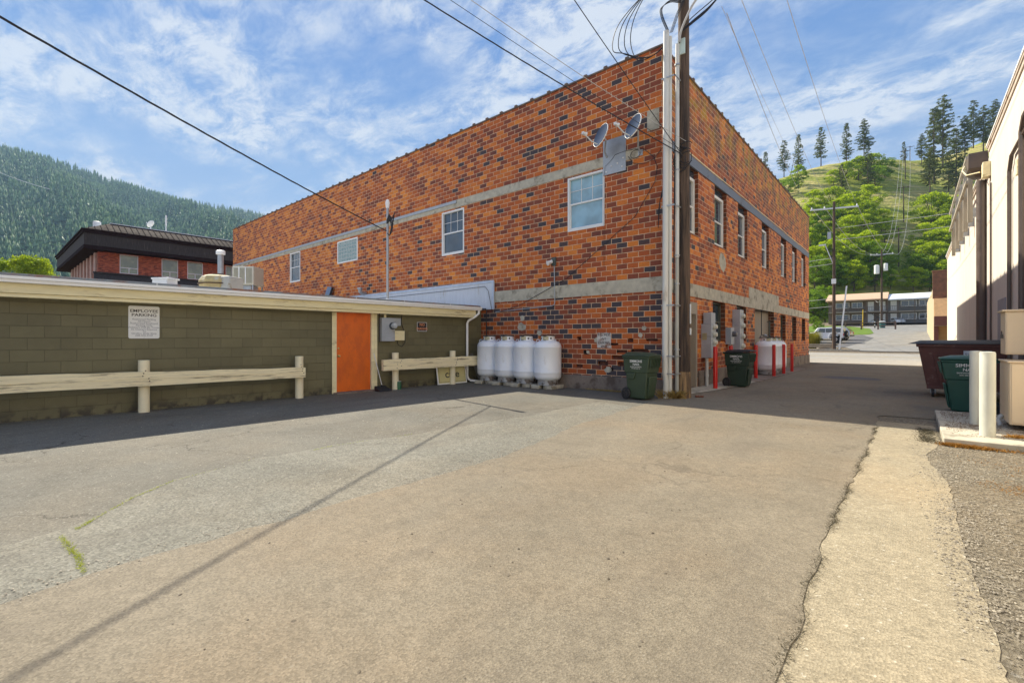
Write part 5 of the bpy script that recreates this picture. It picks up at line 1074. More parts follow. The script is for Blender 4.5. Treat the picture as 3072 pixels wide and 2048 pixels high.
mb.v = [(x-XM, y-YM, z) for x, y, z in mb.v]; mb.build('wall', M_redbrick, mbd)
def lm(mb): mb.v = [(x-XM, y-YM, z) for x, y, z in mb.v]; return mb
mb = MB()
for i in range(8): x = wx-1.2-i*2.1; mb.box(x-.35, wy-.12, 6.6, x+.35, wy-.002, zf0+.05)
pieces(lm(mb), 'pilaster', plain('pale_pink_panel', (.55,.40,.34), .8), mbd)
mb = MB(); mb.box(XM2, YM, zf0, XM, YM2, zf1); lm(mb).build('fascia', M_charcoal, mbd, bevel=.02)
mb = MB(); mb.box(XM2-.1, YM-.1, zf1-.32, XM+.1, YM2+.1, zf1-.1); mb.box(XM2-.18, YM-.18, zf1-.1, XM+.18, YM2+.18, zf1+.03); mb.box(XM2-.05, YM-.05, zf0-.02, XM+.05, YM2+.05, zf0+.3); lm(mb).build('fascia_trim', M_brown, mbd, bevel=.015)
mb = MB(); i_ = 1.9; mb.frust([(XM2, YM, zf1+.03), (XM, YM, zf1+.03), (XM, YM2, zf1+.03), (XM2, YM2, zf1+.03)], [(XM2+i_, YM+i_, zf1+1.05), (XM-i_, YM+i_, zf1+1.05), (XM-i_, YM2-i_, zf1+1.05), (XM2+i_, YM2-i_, zf1+1.05)]); lm(mb).build('roof', M_brown, mbd)
mb = MB(); 
y = YM+.3
while y < YM2-.3:
    t0 = max(0, (YM+i_-y)/i_, (y-(YM2-i_))/i_); mb.tube([(XM, y, zf1+.05), (XM-i_*(1-t0), y, zf1+.05+1.02*(1-t0))], .03, 4); y += .42
pieces(lm(mb), 'roof_seam', M_brown, mbd)
mb = MB(); mb.box(XM2+i_, YM+i_, zf1+1.05, XM-i_+.05, YM2-i_, zf1+1.12); lm(mb).build('roof_cap', M_alum, mbd)
mb = MB(); mb.frust([(wx, wy-.3, 5.4), (wx+1.6, wy-.3, 5.4), (wx+1.6, YM2, 5.4), (wx, YM2, 5.4)], [(wx, wy-.3, 6.95), (wx+.15, wy-.3, 6.95), (wx+.15, YM2, 6.95), (wx, YM2, 6.95)]); mb.box(wx, wy-.35, 6.951, wx+.25, YM2, 7.07); lm(mb).build('lower_roof', M_charcoal, mbd)
for a, b, c, d in winM:
    f = MB(); t = .06
    for q in ((a, b, c, c+t), (a, b, d-t, d), (a, a+t, c+t, d-t), (b-t, b, c+t, d-t), (a+t, b-t, c+.48, c+.54)): f.box(wx-.10, q[0], q[2], wx-.03, q[1], q[3])
    f.box(wx-.09, (a+b)/2-.03, c+t, wx-.04, (a+b)/2+.03, c+.48); o = lm(f).build('window', M_alum, mbd)
    g = MB(); g.box(wx-.09, a+t, c+t, wx-.08, b-t, d-t); lm(g).build('pane', glass_mat('office_glass', (.16,.17,.09), .06) if 'office_glass' not in MATS else MATS['office_glass'], o)
p = atD(291, 670, 46); ch = thing('chimney', 'white round flue on the roof of the dark mansard building', 'chimney', (p.x, p.y, zf1+1.1)); mb = MB(); mb.lathe([(.32, -.2), (.32, 1.45), (.28, 1.47), (0, 1.47)], n=16); mb.build('flue', M_white, ch)
p = atD(452, 660, 46); dd = thing('satellite_dish', 'white round dish on a post on the mansard building roof', 'satellite dish', (p.x, p.y, zf1+1.1))
mb = MB(); mb.tube([(0,0,-.2), (0,0,1.1)], .05, 6); mb.tube([(-.1,0,.9), (-.75,-.2,1.5)], .03, 5); mb.build('post', M_white, dd)
mb = MB(); Mx = Vector((-.6, -.55, .55)).normalized().to_track_quat('Z', 'Y').to_matrix(); mb.lathe([(0, -.12), (.2, -.09), (.38, .0), (.39, .02), (.2, -.05), (0, -.08)], (0,0,1.25), 20, Mx); mb.build('reflector', M_white, dd)
p = atD(498, 670, 46); an = thing('antenna', 'thin white mast antenna on the mansard building roof', 'antenna', (p.x, p.y, zf1+1.1)); mb = MB(); mb.tube([(0,0,-.2), (0,0,1.3), (0,0,2.0)], .045, 6); mb.tube([(0,0,1.1), (0,0,2.1)], .07, 6); mb.build('mast', M_white, an)

# ================================================================ ACROSS THE STREET
# timber-fronted shop past the stucco building
ws = thing('timber_shop', 'shop with diagonal brown boards and a tan awning beyond the stucco building', 'shop', (1.7, 66, 0))
M_diag = plain('diagonal_boards', (.22,.10,.055), .8, var=.3, scale=3, stretch=(1,1,1)); M_tan = plain('tan_awning', (.62,.36,.16), .7); M_maroonw = plain('maroon_board', (.20,.07,.045), .8); M_tanwall = plain('tan_wall', (.52,.42,.27), .85, var=.1)
z0 = .4
mb = MB(); mb.box(0, 0, 0, 14, 30, 6.9); mb.build('wall', M_tanwall, ws)
mb = MB(); mb.box(-.1, -.25, 5.6, 12, -.002, 8.4); mb.box(-.15, -.3, 8.4, 12, .3, 8.55); mb.build('fascia', M_diag, ws, bevel=.02)
mb = MB(); mb.frust([(.0, -1.6, 3.7), (12, -1.6, 3.7), (12, -.25, 3.7), (0, -.25, 3.7)], [(0, -.5, 5.6), (12, -.5, 5.6), (12, -.25, 5.6), (0, -.25, 5.6)]); mb.build('awning', M_tan, ws)
mb = MB(); mb.box(0, -1.62, 2.75, 12, -1.5, 3.7); mb.build('valance', M_maroonw, ws)
mb = MB(); 
for x in (.0, 1.3, 2.6, 3.9): mb.box(x, -.4, .3, x+.35, -.003, 2.7)
mb.build('post', M_maroonw, ws); mb = MB(); mb.box(.35, -.12, .3, 4.2, -.002, 2.7); mb.build('shop_front', plain('ochre_panel', (.42,.22,.06), .7), ws)
# motel
def zt_(y): return terr(y)
MY, MX0, MX1, MZ = 128., -14.6, 3.2, 4.75
mo = thing('motel', 'two-storey motel with outside galleries, tan and white roofs, at the top of the drive', 'motel', (MX0, MY, MZ))
M_mgrey = plain('motel_grey', (.16,.155,.15), .8, var=.06); M_mbrown = plain('motel_brown', (.17,.125,.095), .8, var=.08); M_rooftan = plain('tan_roof', (.62,.40,.26), .7, var=.05); M_roofwh = plain('white_roof', (.78,.80,.84), .6)
Wm = MX1-MX0; sp = 10.6; 
mb = MB(); mb.box(0, 1.4, 0, sp, 9, 5.3); mb.build('wall', M_mbrown, mo)
mb = MB(); mb.box(sp, 1.4, 0, Wm, 9, 5.1); mb.build('wall', M_mgrey, mo)
mb = MB(); mb.box(-.1, -.05, 2.5, sp-.02, 1.4, 2.72); mb.box(sp+.02, -.05, 2.4, Wm, 1.4, 2.62); mb.build('gallery_floor', M_plaster, mo)
def proof(x0, x1, ze, zr, mat, nm, ov=.6):
    mb = MB(); mb._a([(x0, -ov, ze), (x1, -ov, ze), (x1, 5, zr), (x0, 5, zr), (x0, 10.5, ze), (x1, 10.5, ze), (x0, -ov, ze-.22), (x1, -ov, ze-.22), (x0, 10.5, ze-.22), (x1, 10.5, ze-.22)], [(0,1,2,3), (3,2,5,4), (6,7,1,0), (0,3,4,8,6), (1,7,9,5,2), (6,8,9,7)]); return mb.build(nm, mat, mo)
proof(-.5, sp, 5.35, 7.1, M_rooftan, 'roof')['label'] = 'tan metal roof'; proof(sp+.05, Wm+.3, 5.15, 6.6, M_roofwh, 'roof')['label'] = 'white metal roof'
Mgl = M_glassdk
for fl_, zb in ((0, .0), (1, 2.72)):
    for (x, w_) in ((1.2, 2.6), (4.2, 2.), (12.7, 2.6), (15.6, 2.6) if True else 0):
        if x+w_ > Wm: w_ = Wm-x-.2
        f = MB(); f.box(x, 1.33, zb+.85, x+w_, 1.398, zb+2.15); o = f.build('window', M_vinyl, mo)
        g = MB(); g.box(x+.12, 1.31, zb+.97, x+w_/2-.05, 1.328, zb+2.03); g.box(x+w_/2+.05, 1.31, zb+.97, x+w_-.12, 1.328, zb+2.03); g.build('pane', Mgl, o)
    for x in (7.1, 9.1, 11.0):
        d = MB(); d.box(x, 1.34, zb+.05, x+1.05, 1.397, zb+2.15); d.build('door', M_white, mo)
    zz = zb
    for seg in (((.2, 6.8), (10.8, Wm)) if not fl_ else ((.2, sp-.2), (sp+.2, Wm))):
        r_ = MB(); r_.box(seg[0], -.02, zz+.95, seg[1], .04, zz+1.02); r_.box(seg[0], -.02, zz+.12, seg[1], .04, zz+.18); x = seg[0]
        while x < seg[1]: r_.box(x, -.0, zz+.18, x+.05, .03, zz+.95); x += .28
        r_.build('railing', M_mgrey, mo)
for x in (.0, 3.6, 6.9, sp-.15, 12.2, 14.9): mb = MB(); mb.box(x, -.1, 0, x+.14, .06, 5.2); mb.build('post', M_mbrown, mo)
mb = MB(); 
for k in range(14): mb.box(7.0+k*.27, -1.5, .0+.19*k, 7.0+k*.27+.3, -.3, .19*k+.06)
mb.frust([(10.8, -1.55, 0), (11.0, -1.55, 0), (11, -1.5, 0), (10.8, -1.5, 0)], [(6.9, -1.55, 2.7), (7.1, -1.55, 2.7), (7.1, -1.5, 2.7), (6.9, -1.5, 2.7)]); mb.build('stairs', M_black, mo)
# cars
M_cwhite = plain('white_car_paint', (.78,.79,.80), .25, var=.02, coat=.6); M_csilver = plain('silver_car_paint', (.42,.44,.47), .3, metal=.5, var=.02, coat=.6); M_cglass = glass_mat('car_glass', (.02,.03,.035), .05); M_tyre = plain('tyre', (.02,.02,.02), .85); M_rim = plain('wheel_rim', (.5,.5,.5), .35, metal=.7)
def wheels(root, xs, hw, r, w_=.24):
    for x in xs:
        for sy in (-1, 1):
            Mx = Matrix.Rotation(R(90), 3, 'X'); c = (x, sy*hw, r)
            mb = MB(); mb.lathe([(r*.6, -w_/2), (r*.93, -w_/2), (r, -w_/4), (r, w_/4), (r*.93, w_/2), (r*.6, w_/2)], c, 24, Mx, cap=False); t = mb.build('wheel', M_tyre, root)
            mb = MB(); mb.lathe([(0, -w_*.42), (r*.15, -w_*.45), (r*.6, -w_*.36), (r*.62, 0), (r*.6, w_*.36), (r*.15, w_*.45), (0, w_*.42)], c, 20, Mx); mb.build('rim', M_rim, t)
def car_body(root, outline, hw, mat, top_in=.14, zshoulder=1.0, nm='body'):
    # side outline (x,z) extruded over the width; the part above the shoulder leans inwards
    n = len(outline); vs = []
    for sy in (-1, 1):
        for x, z in outline:
            k_ = max(0., z-zshoulder)/.8; vs.append((x, sy*(hw-top_in*k_), z))
    mb = MB(); mb._a(vs, [tuple(range(n)), tuple(range(2*n-1, n-1, -1))]+[(i, i+n, (i+1)%n+n, (i+1)%n) for i in range(n)]); return mb.build(nm, mat, root, bevel=.045)
def arch(x, r, z0, n=8, s=1): return [(x+r*math.cos(R(180-180*i/n)) , z0+r*math.sin(R(180-180*i/n))) for i in range(n+1)]
JY = 69.2; jx = -8.35
jp = thing('parked_jeep', 'white off-road vehicle with a spare wheel on its tailgate, parked across the street', 'car', (jx, JY, terr(JY)+.05), R(-6))
# faces -x ; x from -2.3 (nose) to 2.2 (tail)
ol = [(-2.25, .62), (-2.25, 1.12), (-2.15, 1.2), (-.95, 1.26), (-.55, 1.82), (-.4, 1.88), (2.02, 1.88), (2.1, 1.8), (2.15, .62)]+list(reversed([(p[0], p[1]) for p in arch(1.35, .55, .58)]))+[(.75, .5), (-.85, .5)]+list(reversed(arch(-1.5, .55, .58)))
bd = car_body(jp, ol, .80, M_cwhite, .10, 1.15)
wheels(jp, (-1.5, 1.35), .78, .42, .28)
for (a, b) in ((-.38, .28), (.36, 1.0), (1.1, 1.95)):
    for sy in (-1, 1):
        mb = MB(); mb._a([(a-(.12 if a < -.3 else 0), sy*.802, 1.27), (b, sy*.802, 1.27), (b, sy*.755, 1.74), (a+.10 if a < -.3 else a, sy*.755, 1.74)], [(0,1,2,3)]); mb.build('window', M_cglass, jp)
mb = MB(); mb.quad((2.152, -.6, 1.25), (2.152, .6, 1.25), (2.115, .55, 1.75), (2.115, -.55, 1.75)); mb.build('rear_window', M_cglass, jp)
mb = MB(); mb.quad((-.92, -.66, 1.29), (-.92, .66, 1.29), (-.57, .6, 1.8), (-.57, -.6, 1.8)); mb.build('windscreen', M_cglass, jp)
mb = MB(); mb.lathe([(.22, -.12), (.38, -.12), (.42, -.06), (.42, .06), (.38, .12), (.22, .12)], (2.32, -.05, 1.08), 24, Matrix.Rotation(R(90), 3, 'Y'), cap=False); t = mb.build('spare_wheel', M_tyre, jp)
mb = MB(); mb.lathe([(0, -.1), (.22, -.1), (.22, .08), (.10, .11), (0, .11)], (2.32, -.05, 1.08), 10, Matrix.Rotation(R(90), 3, 'Y')); mb.build('rim', M_rim, t)
mb = MB(); mb.box(2.16, -.8, .52, 2.34, .8, .70); mb.box(-2.42, -.8, .52, -2.26, .8, .72); mb.build('bumper', M_black, jp, bevel=.02)
for x in (-1.5, 1.35):
    for sy in (-1, 1):
        mb = MB(); P_ = arch(x, .58, .6); Q_ = arch(x, .66, .62); mb.v = [(a, sy*.80, b) for a, b in P_]+[(a, sy*.95, b) for a, b in Q_]; k_ = len(P_); mb.f = [(i, i+1, i+1+k_, i+k_) for i in range(k_-1)]; mb.build('fender', M_cwhite, jp)
for sy in (-1, 1): mb = MB(); mb.box(2.153, sy*.72-.06, .85, 2.19, sy*.72+.06, 1.1); mb.build('tail_light', M_red, jp)
mb = MB(); mb.box(-.62, -.98, 1.2, -.5, -.82, 1.42); mb.box(-.62, .82, 1.2, -.5, .98, 1.42); mb.build('mirror', M_black, jp, bevel=.02)
sv = thing('parked_suv', 'silver sport utility car parked behind the white off-road vehicle', 'car', (-8.2, 74.6, terr(74.6)+.05), R(-8))
ol = [(-2.3, .5), (-2.35, .85), (-2.2, 1.02), (-1.2, 1.12), (-.5, 1.6), (-.2, 1.68), (1.5, 1.66), (1.85, 1.58), (2.25, 1.1), (2.3, .55)]+list(reversed(arch(1.4, .42, .42)))+[(.8, .35), (-.9, .35)]+list(reversed(arch(-1.45, .42, .42)))
car_body(sv, ol, .92, M_csilver, .22, 1.05); wheels(sv, (-1.45, 1.4), .86, .36)
for (a, b) in ((-.75, .2), (.28, 1.2), (1.28, 1.78)):
    for sy in (-1, 1): mb = MB(); mb._a([(a, sy*.925, 1.12), (b, sy*.925, 1.12), (b-.1, sy*.80, 1.52), (a+(.45 if a < 0 else .02), sy*.80, 1.52)], [(0,1,2,3)]); mb.build('window', M_cglass, sv)
mb = MB(); mb.quad((2.26, -.78, 1.12), (2.26, .78, 1.12), (1.90, .64, 1.56), (1.90, -.64, 1.56)); mb.build('rear_window', M_cglass, sv)
for sy in (-1, 1): mb = MB(); mb.box(2.24, sy*.78-.1, .85, 2.32, sy*.78+.1, 1.05); mb.build('tail_light', M_red, sv)
mb = MB(); mb.box(2.24, -.85, .5, 2.37, .85, .68); mb.build('bumper', M_black, sv, bevel=.02)
mb = MB(); mb.tube([(-.1, -.62, 1.70), (1.5, -.62, 1.70)], .025, 6); mb.tube([(-.1, .62, 1.70), (1.5, .62, 1.70)], .025, 6); mb.build('roof_rack', M_galv, sv)
p = atD(2685, 957, 100); wc = thing('parked_car', 'small white car parked in front of the motel', 'car', (p.x, p.y, terr(p.y)+.05), R(-60))
ol = [(-2.0, .4), (-2.1, .75), (-1.1, .95), (-.5, 1.4), (.8, 1.42), (1.5, 1.0), (2.0, .9), (2.05, .4)]+list(reversed(arch(1.25, .38, .36)))+[(.7, .3), (-.7, .3)]+list(reversed(arch(-1.3, .38, .36)))
car_body(wc, ol, .85, M_cwhite, .22, .95); wheels(wc, (-1.3, 1.25), .8, .32)
for sy in (-1, 1): mb = MB(); mb._a([(-.95, sy*.855, .98), (1.35, sy*.855, .98), (.8, sy*.74, 1.34), (-.45, sy*.74, 1.34)], [(0,1,2,3)]); mb.build('window', M_cglass, wc)
# landscape timbers, boulder, fence, bin, posts across the street
mb = MB(); 
tb = thing('landscape_timber', 'grey landscape timbers edging the bed across the street', 'timber edging', (-6, 58.1, terr(58)))
for k in range(2): mb = MB(); mb.box(-30, -.1+.05*k, .28+.2*k, .0+.15*k, .1+.05*k, .47+.2*k); mb.build('timber', plain('grey_timber2', (.30,.25,.18), .85, var=.2), tb, bevel=.02)
def rock(name, label, loc, s, seed):
    r = random.Random(seed); mb = MB(); mb.lathe([(0, -.2), (.7, -.15), (1, .15), (.95, .45), (.6, .72), (.2, .82), (0, .83)], n=10); mb.v = [(x*s[0]*r.uniform(.88, 1.1), y*s[1]*r.uniform(.88, 1.1), z*s[2]*r.uniform(.9, 1.1)) for x, y, z in mb.v]
    o = mb.build(name, plain('pale_rock', (.42,.38,.33), .9, var=.15, bump=.02, bscale=6), bevel=0); o.location = loc; tag(o, label, 'boulder'); return o
p = onZ(2485, 1048, .35); rock('boulder', 'pale boulder in the bed left of the street pole', (-7.3, 59.4, terr(59)), (.62, .5, .7), 3)
def pole(name, label, x, y, z, h, r0=.17, r1=.11, mat=None, group='utility poles beyond the street'):
    o = thing(name, label, 'utility pole', (x, y, z), 0, group); mb = MB(); mb.tube([(0,0,-.4), (0,0,h)], r0, 12, r1); mb.build('pole', mat or M_polewood, o); return o
def arm(o, z, L, az, th=.12, mat=None, ins=True):
    mb = MB(); d = Vector((math.cos(az), math.sin(az), 0)); mb.obox((0, 0, z), (L, th, th*1.15), Matrix.Rotation(az, 3, 'Z')); mb.build('crossarm', mat or M_alum, o)
    if ins:
        for t in (-.47, -.2, .47): mb = MB(); c = d*(L*t)+Vector((0, 0, z+th/2)); mb.lathe([(.05, 0), (.07, .08), (.04, .14), (.06, .2), (0, .24)], c, 8); mb.build('insulator', M_gutter, o)
    return [Vector(o.location)+d*(L*t)+Vector((0, 0, z+.25)) for t in (-.47, -.2, .47)]
P1 = onZ(2502, 1056, .16); p1 = pole('utility_pole', 'tall utility pole with a long crossarm and street light across the street', P1.x, 57.9, .15, 15.4)
p1.location.x = atD(2503, 1000, 48).x; e1 = arm(p1, 14.7, 4.2, R(20))
mb = MB(); mb.box(-.55, -.15, 11.6, -.25, .15, 12.3); mb.build('equipment', M_galv, p1); mb = MB(); mb.tube([(-.1, 0, 9.05), (-.75, 0, 11.0)], .04, 8); mb.obox((-1.0, 0, 11.03), (.62, .25, .12)); mb.build('street_light', M_alum, p1)
mb = MB(); mb.box(-.2, -.25, 6.9, .2, -.18, 7.4); mb.build('sign_plate', M_white, p1)
gp = thing('guy_post', 'slim white guard pipe leaning beside the street pole', 'guy post', (p1.location.x+.45, 57.8, .15)); mb = MB(); mb.tube([(0,0,0), (.62,.0,6.6)], .07, 8); mb.build('pipe', M_white, gp)
P2 = atD(2645, 985, 89.9); p2 = pole('utility_pole', 'utility pole with two transformers beside the motel drive', P2.x, P2.y, terr(P2.y), 15.2, .2, .13); e2 = arm(p2, 14.2, 3.6, R(12))
for sx in (-.75, .6): mb = MB(); mb.lathe([(.42, 10.5), (.42, 12.1), (.3, 12.2), (0, 12.2)] if sx < 0 else [(.35, 11.0), (.35, 12.3), (.25, 12.4), (0, 12.4)], (sx, 0, 0), 16); mb.build('transformer', M_gutter, p2)
gbn = thing('litter_bin', 'teal litter bin with white rim at the foot of the transformer pole', 'litter bin', (P2.x+.2, P2.y-2.4, terr(P2.y-2.4)+.05)); mb = MB(); mb.lathe([(.42, 0), (.48, 1.1)], n=18); mb.build('body', plain('teal_bin', (.03,.12,.11), .5), gbn); mb = MB(); mb.lathe([(.50, 1.1), (.52, 1.18), (.4, 1.25), (0, 1.27)], n=18); mb.build('rim', M_white, gbn)
ghy = thing('marker_post', 'dark short marker posts with white bands left of the litter bin', 'post', (P2.x-.9, P2.y-3.0, terr(P2.y-3)+.05)); mb = MB(); mb.lathe([(.10, 0), (.10, 1.5)], n=10); mb.build('post', M_black, ghy); mb = MB(); mb.lathe([(.105, .5), (.105, .62)], n=10); mb.lathe([(.105, 1.1), (.105, 1.22)], n=10); mb.build('band', M_white, ghy)
yp = atD(2588, 985, 91); o = thing('yellow_pole', 'thin bright yellow pole standing on the lawn', 'pole', (yp.x, yp.y, terr(yp.y))); mb = MB(); mb.tube([(0,0,0), (.05,0,3.6)], .07, 8); mb.build('pole', plain('yellow_paint', (.80,.50,.02), .5), o)
fn = thing('rail_fence', 'short brown split rail fence on the lawn below the motel', 'fence', (-9.6, 106, terr(106)))
for k in range(4): mb = MB(); mb.box(k*2.4, -.12, 0, k*2.4+.25, .12, 1.5-.0*k); mb.build('post', plain('fence_wood', (.20,.13,.10), .85), fn)
for z in (.6, 1.15): mb = MB(); mb.box(.1, -.05, z, 7.3, .05, z+.15); mb.build('rail', plain('fence_wood', (.20,.13,.10), .85), fn)
# ornamental grasses in the bed
def grass_clump(label, x, y, h, w_, seed, mat, n=1400):
    r = np.random.default_rng(seed); a = r.random(n)*6.28; rr = r.random(n)**.7*w_*.35; le = h*(.6+.5*r.random(n)); ln = r.random(n)*w_*.6; b = a+r.normal(0, .5, n)
    bx = rr*np.cos(a); by = rr*np.sin(a); V = np.zeros((n, 3, 3)); V[:, 0] = np.c_[bx-.02*np.sin(a), by+.02*np.cos(a), 0*a]; V[:, 1] = np.c_[bx+.02*np.sin(a), by-.02*np.cos(a), 0*a]; V[:, 2] = np.c_[bx+ln*np.cos(b), by+ln*np.sin(b), le]
    o = npmesh('ornamental_grass', V.reshape(-1, 3), np.arange(n*3).reshape(-1, 3), mat); o.location = (x, y, terr(y)); return tag(o, label, 'plant', 'ornamental grasses in the bed')
M_og = leaf_mat('ornamental_grass', (.16,.16,.03), (.34,.30,.07), .3, 2); M_og2 = leaf_mat('dark_shrub', (.05,.045,.03), (.12,.09,.04), .2, 2)
grass_clump('olive clump of ornamental grass next to the corner of the brick building', -11.1, 60, 1.75, 1.5, 1, M_og, 2600)
grass_clump('dark clump of ornamental grass between the two pale ones', -9.9, 60.2, 1.45, .9, 2, M_og2)
grass_clump('golden clump of ornamental grass left of the street pole', -8.3, 60, 1.85, 1.3, 3, M_og, 2600)

# ================================================================ HILLS
def lerp_pts(P, x): return float(np.interp(x, [p[0] for p in P], [p[1] for p in P]))
crestR = [(1400,640),(1900,610),(2200,570),(2300,548),(2350,533),(2406,514),(2475,495),(2580,482),(2682,478),(2751,484),(2850,468),(2950,425),(3072,380),(3500,300),(4200,250)]
D0, D1 = 138., 285.
def hillz(px, D):
    zc = CH+(HYP-lerp_pts(crestR, px))/FPX*D1; z0_ = 6.0; t = (D-D0)/(D1-D0)
    if t <= 1: s = max(0, t); f = s**.92; z = z0_+(zc-z0_)*f+2.2*math.sin(px*.021+D*.03)*s*(1-s)+1.2*math.sin(px*.05-D*.07)*s*(1-s)
    else: z = zc-(t-1)*18
    return z
def hillp(px, D): r_ = ray(px, HYP); p = C0+r_*D; return Vector((p.x, p.y, hillz(px, D)))
pxs = np.arange(1350, 4300, 42); Ds = list(np.linspace(D0, D1, 26))+[310, 360, 430]
V = [tuple(hillp(a, d)) for d in Ds for a in pxs]; n = len(pxs); F = [(j*n+i, j*n+i+1, (j+1)*n+i+1, (j+1)*n+i) for j in range(len(Ds)-1) for i in range(n-1)]
M_hill, nt, bs = nodes('hill_grass'); kk = NT(nt); ob, uv = coords(kk)
n1 = kk.noise(kk.mapv(ob, (1, 1, 2)), .03, 9, .65); cc = kk.ramp(n1, [(.30, (.17,.22,.035)), (.46, (.30,.32,.06)), (.55, (.50,.42,.16)), (.68, (.24,.30,.05))])
sx = kk.n('SeparateXYZ'); nt.links.new(ob, sx.inputs[0]); ln_ = kk.math('SINE', kk.math('MULTIPLY', sx.outputs[2], 2.6)); cc = kk.mix(kk.math('MULTIPLY', kk.rng(ln_, .2, .9), .35), cc, (.09,.10,.03))
nt.links.new(cc, bs.inputs['Base Color']); bs.inputs['Roughness'].default_value = .95; bs.inputs['Specular IOR Level'].default_value = .1; nt.links.new(kk.bump(kk.noise(ob, .6, 6), .8), bs.inputs['Normal'])
o = npmesh('hillside', V, F, M_hill, smooth=True); tag(o, kind='structure')
# forested mountain at left
crestL = [(-1500,380),(-600,400),(-200,425),(0,457),(150,492),(300,540),(450,590),(560,614),(700,636),(780,656),(1100,740),(1500,840)]
def mD1(px): return float(np.interp(px, [-1500, 0, 780, 1500], [900, 1250, 1900, 2400]))
MD0 = 420.
def mz(px, D):
    d1 = mD1(px); zc = CH+(HYP-(lerp_pts(crestL, px)+9))/FPX*d1; t = (D-MD0)/(d1-MD0)
    if t <= 1: s = max(t, 0); z = 12+(zc-12)*(s**.96)+34*math.sin(px*.012+D*.006)*s*(1-s)*2+12*math.sin(px*.03-D*.012)*s*(1-s)*2
    else: z = zc-(t-1)*300
    return z
def mp_(px, D): p = C0+ray(px, HYP)*D; return (p.x, p.y, mz(px, D))
pxs = np.arange(-1500, 1500, 50)
V = []; ts = list(np.linspace(0, 1, 30))+[1.1, 1.3]
for t in ts:
    for a in pxs: V.append(mp_(a, MD0+(mD1(a)-MD0)*t))
n = len(pxs); F = [(j*n+i, j*n+i+1, (j+1)*n+i+1, (j+1)*n+i) for j in range(len(ts)-1) for i in range(n-1)]
M_mt = plain('mountain_soil', (.045,.055,.025), .95, var=.4, scale=.02)
tag(npmesh('mountain', V, F, M_mt, smooth=True), kind='structure')
def conifers(N, pos_fn, hmin, hmax, seed, layers=5, k=6):
    r = np.random.default_rng(seed); VV = []; FF = []; off = 0
    for _ in range(N):
        x, y, z = pos_fn(r); h = r.uniform(hmin, hmax); wd = h*r.uniform(.14, .21); 
        for l in range(layers):
            f = l/layers; zb = z+h*(.10+.80*f); zt2 = z+h*(.10+.80*(f+1.5/layers)); zt2 = min(zt2, z+h) if l < layers-1 else z+h; rad = wd*(1-f)**.85*r.uniform(.8, 1.15)+.15; ph = r.random()*6.28
            g = ph+np.arange(k)*2*np.pi/k; rr = rad*(1+r.uniform(-.35, .3, k)); ring = np.c_[x+rr*np.cos(g), y+rr*np.sin(g), zb+r.uniform(-.06, .03, k)*h/layers*3]
            VV.append(ring); VV.append([[x+r.uniform(-.2,.2), y+r.uniform(-.2,.2), zt2]]); FF.append(np.c_[off+np.arange(k), off+(np.arange(k)+1)%k, np.full(k, off+k)]); off += k+1
    return np.concatenate(VV), np.concatenate(FF)
def mpos(r):
    while True:
        px = r.uniform(-140, 830); t = r.random()**.8
        if math.sin(px*.05+t*9)+math.sin(px*.021-t*23)+r.normal(0, 1.2) < -1.6: continue
        D = MD0+(mD1(px)-MD0)*t
        return mp_(px, D)
M_fir = leaf_mat('mountain_fir', (.014,.055,.035), (.15,.24,.090), .05, .02)
V, F = conifers(9500, mpos, 13, 42, 5); tag(npmesh('mountain_forest', V, F, M_fir), 'dense conifer forest covering the hazy mountain at left', 'forest', kind='stuff')

# ---------------------------------------------------------------- trees
M_bark = plain('bark', (.11,.075,.05), .95, var=.3, scale=2)
M_locust = leaf_mat('locust_leaves', (.08,.17,.010), (.60,.68,.035), .45, .35)
M_dark = leaf_mat('dark_leaves', (.06,.13,.012), (.28,.40,.035), .4, .35)
M_pine = leaf_mat('pine_needles', (.045,.07,.022), (.19,.21,.06), .25, .4)
M_yel = leaf_mat('yellow_leaves', (.22,.30,.02), (.40,.46,.04), .35, .4)
def cards(cent, nper, spread, size, r, flat=.5):
    n = len(cent)*nper; c = np.repeat(cent, nper, 0); sp_ = np.repeat(spread, nper)
    d = r.normal(0, 1, (n, 3)); d /= np.linalg.norm(d, axis=1)[:, None]; rad = r.random(n)**.45; c = c+d*(rad*sp_)[:, None]*np.array([1, 1, flat])
    u = r.normal(0, 1, (n, 3)); u /= np.linalg.norm(u, axis=1)[:, None]; v = r.normal(0, 1, (n, 3)); v = np.cross(u, v); v /= np.linalg.norm(v, axis=1)[:, None]
    s = size*(.6+.8*r.random(n))[:, None]; V = np.stack([c-u*s-v*s*.5, c+u*s-v*s*.5, c+u*s*.3+v*s*.9], 1).reshape(-1, 3); return V, np.arange(n*3).reshape(-1, 3)
def decid(h, w_, seed, nclump=46, nper=85, size=.22, root=None, name='tree', leaf=None, low=.25):
    r = np.random.default_rng(seed); C_ = []; S_ = []
    limbs = MB(); limbs.tube([(0,0,-.5), (.1,0,h*.25), (0,.1,h*.5)], h*.022, 8, h*.012)
    for i in range(nclump):
        g = r.random()*6.28; t = r.random(); zz = h*(low+(1-low)*t**.85*.96); env = math.sin(math.pi*min(1, (t*.78+.20)))**.6; rr = w_/2*env*(r.random()**.4)
        c = (rr*math.cos(g), rr*math.sin(g), zz); C_.append(c); S_.append(w_*r.uniform(.09, .16))
        if i % 4 == 0: limbs.tube([(0, 0, h*(.2+.3*r.random())), (c[0]*.55, c[1]*.55, c[2]*.8), c], h*.008, 5, h*.002)
    V, F = cards(np.array(C_), nper, np.array(S_), size, r, .55)
    limbs.build('trunk', M_bark, root); npmesh('crown', V, F, leaf, root)
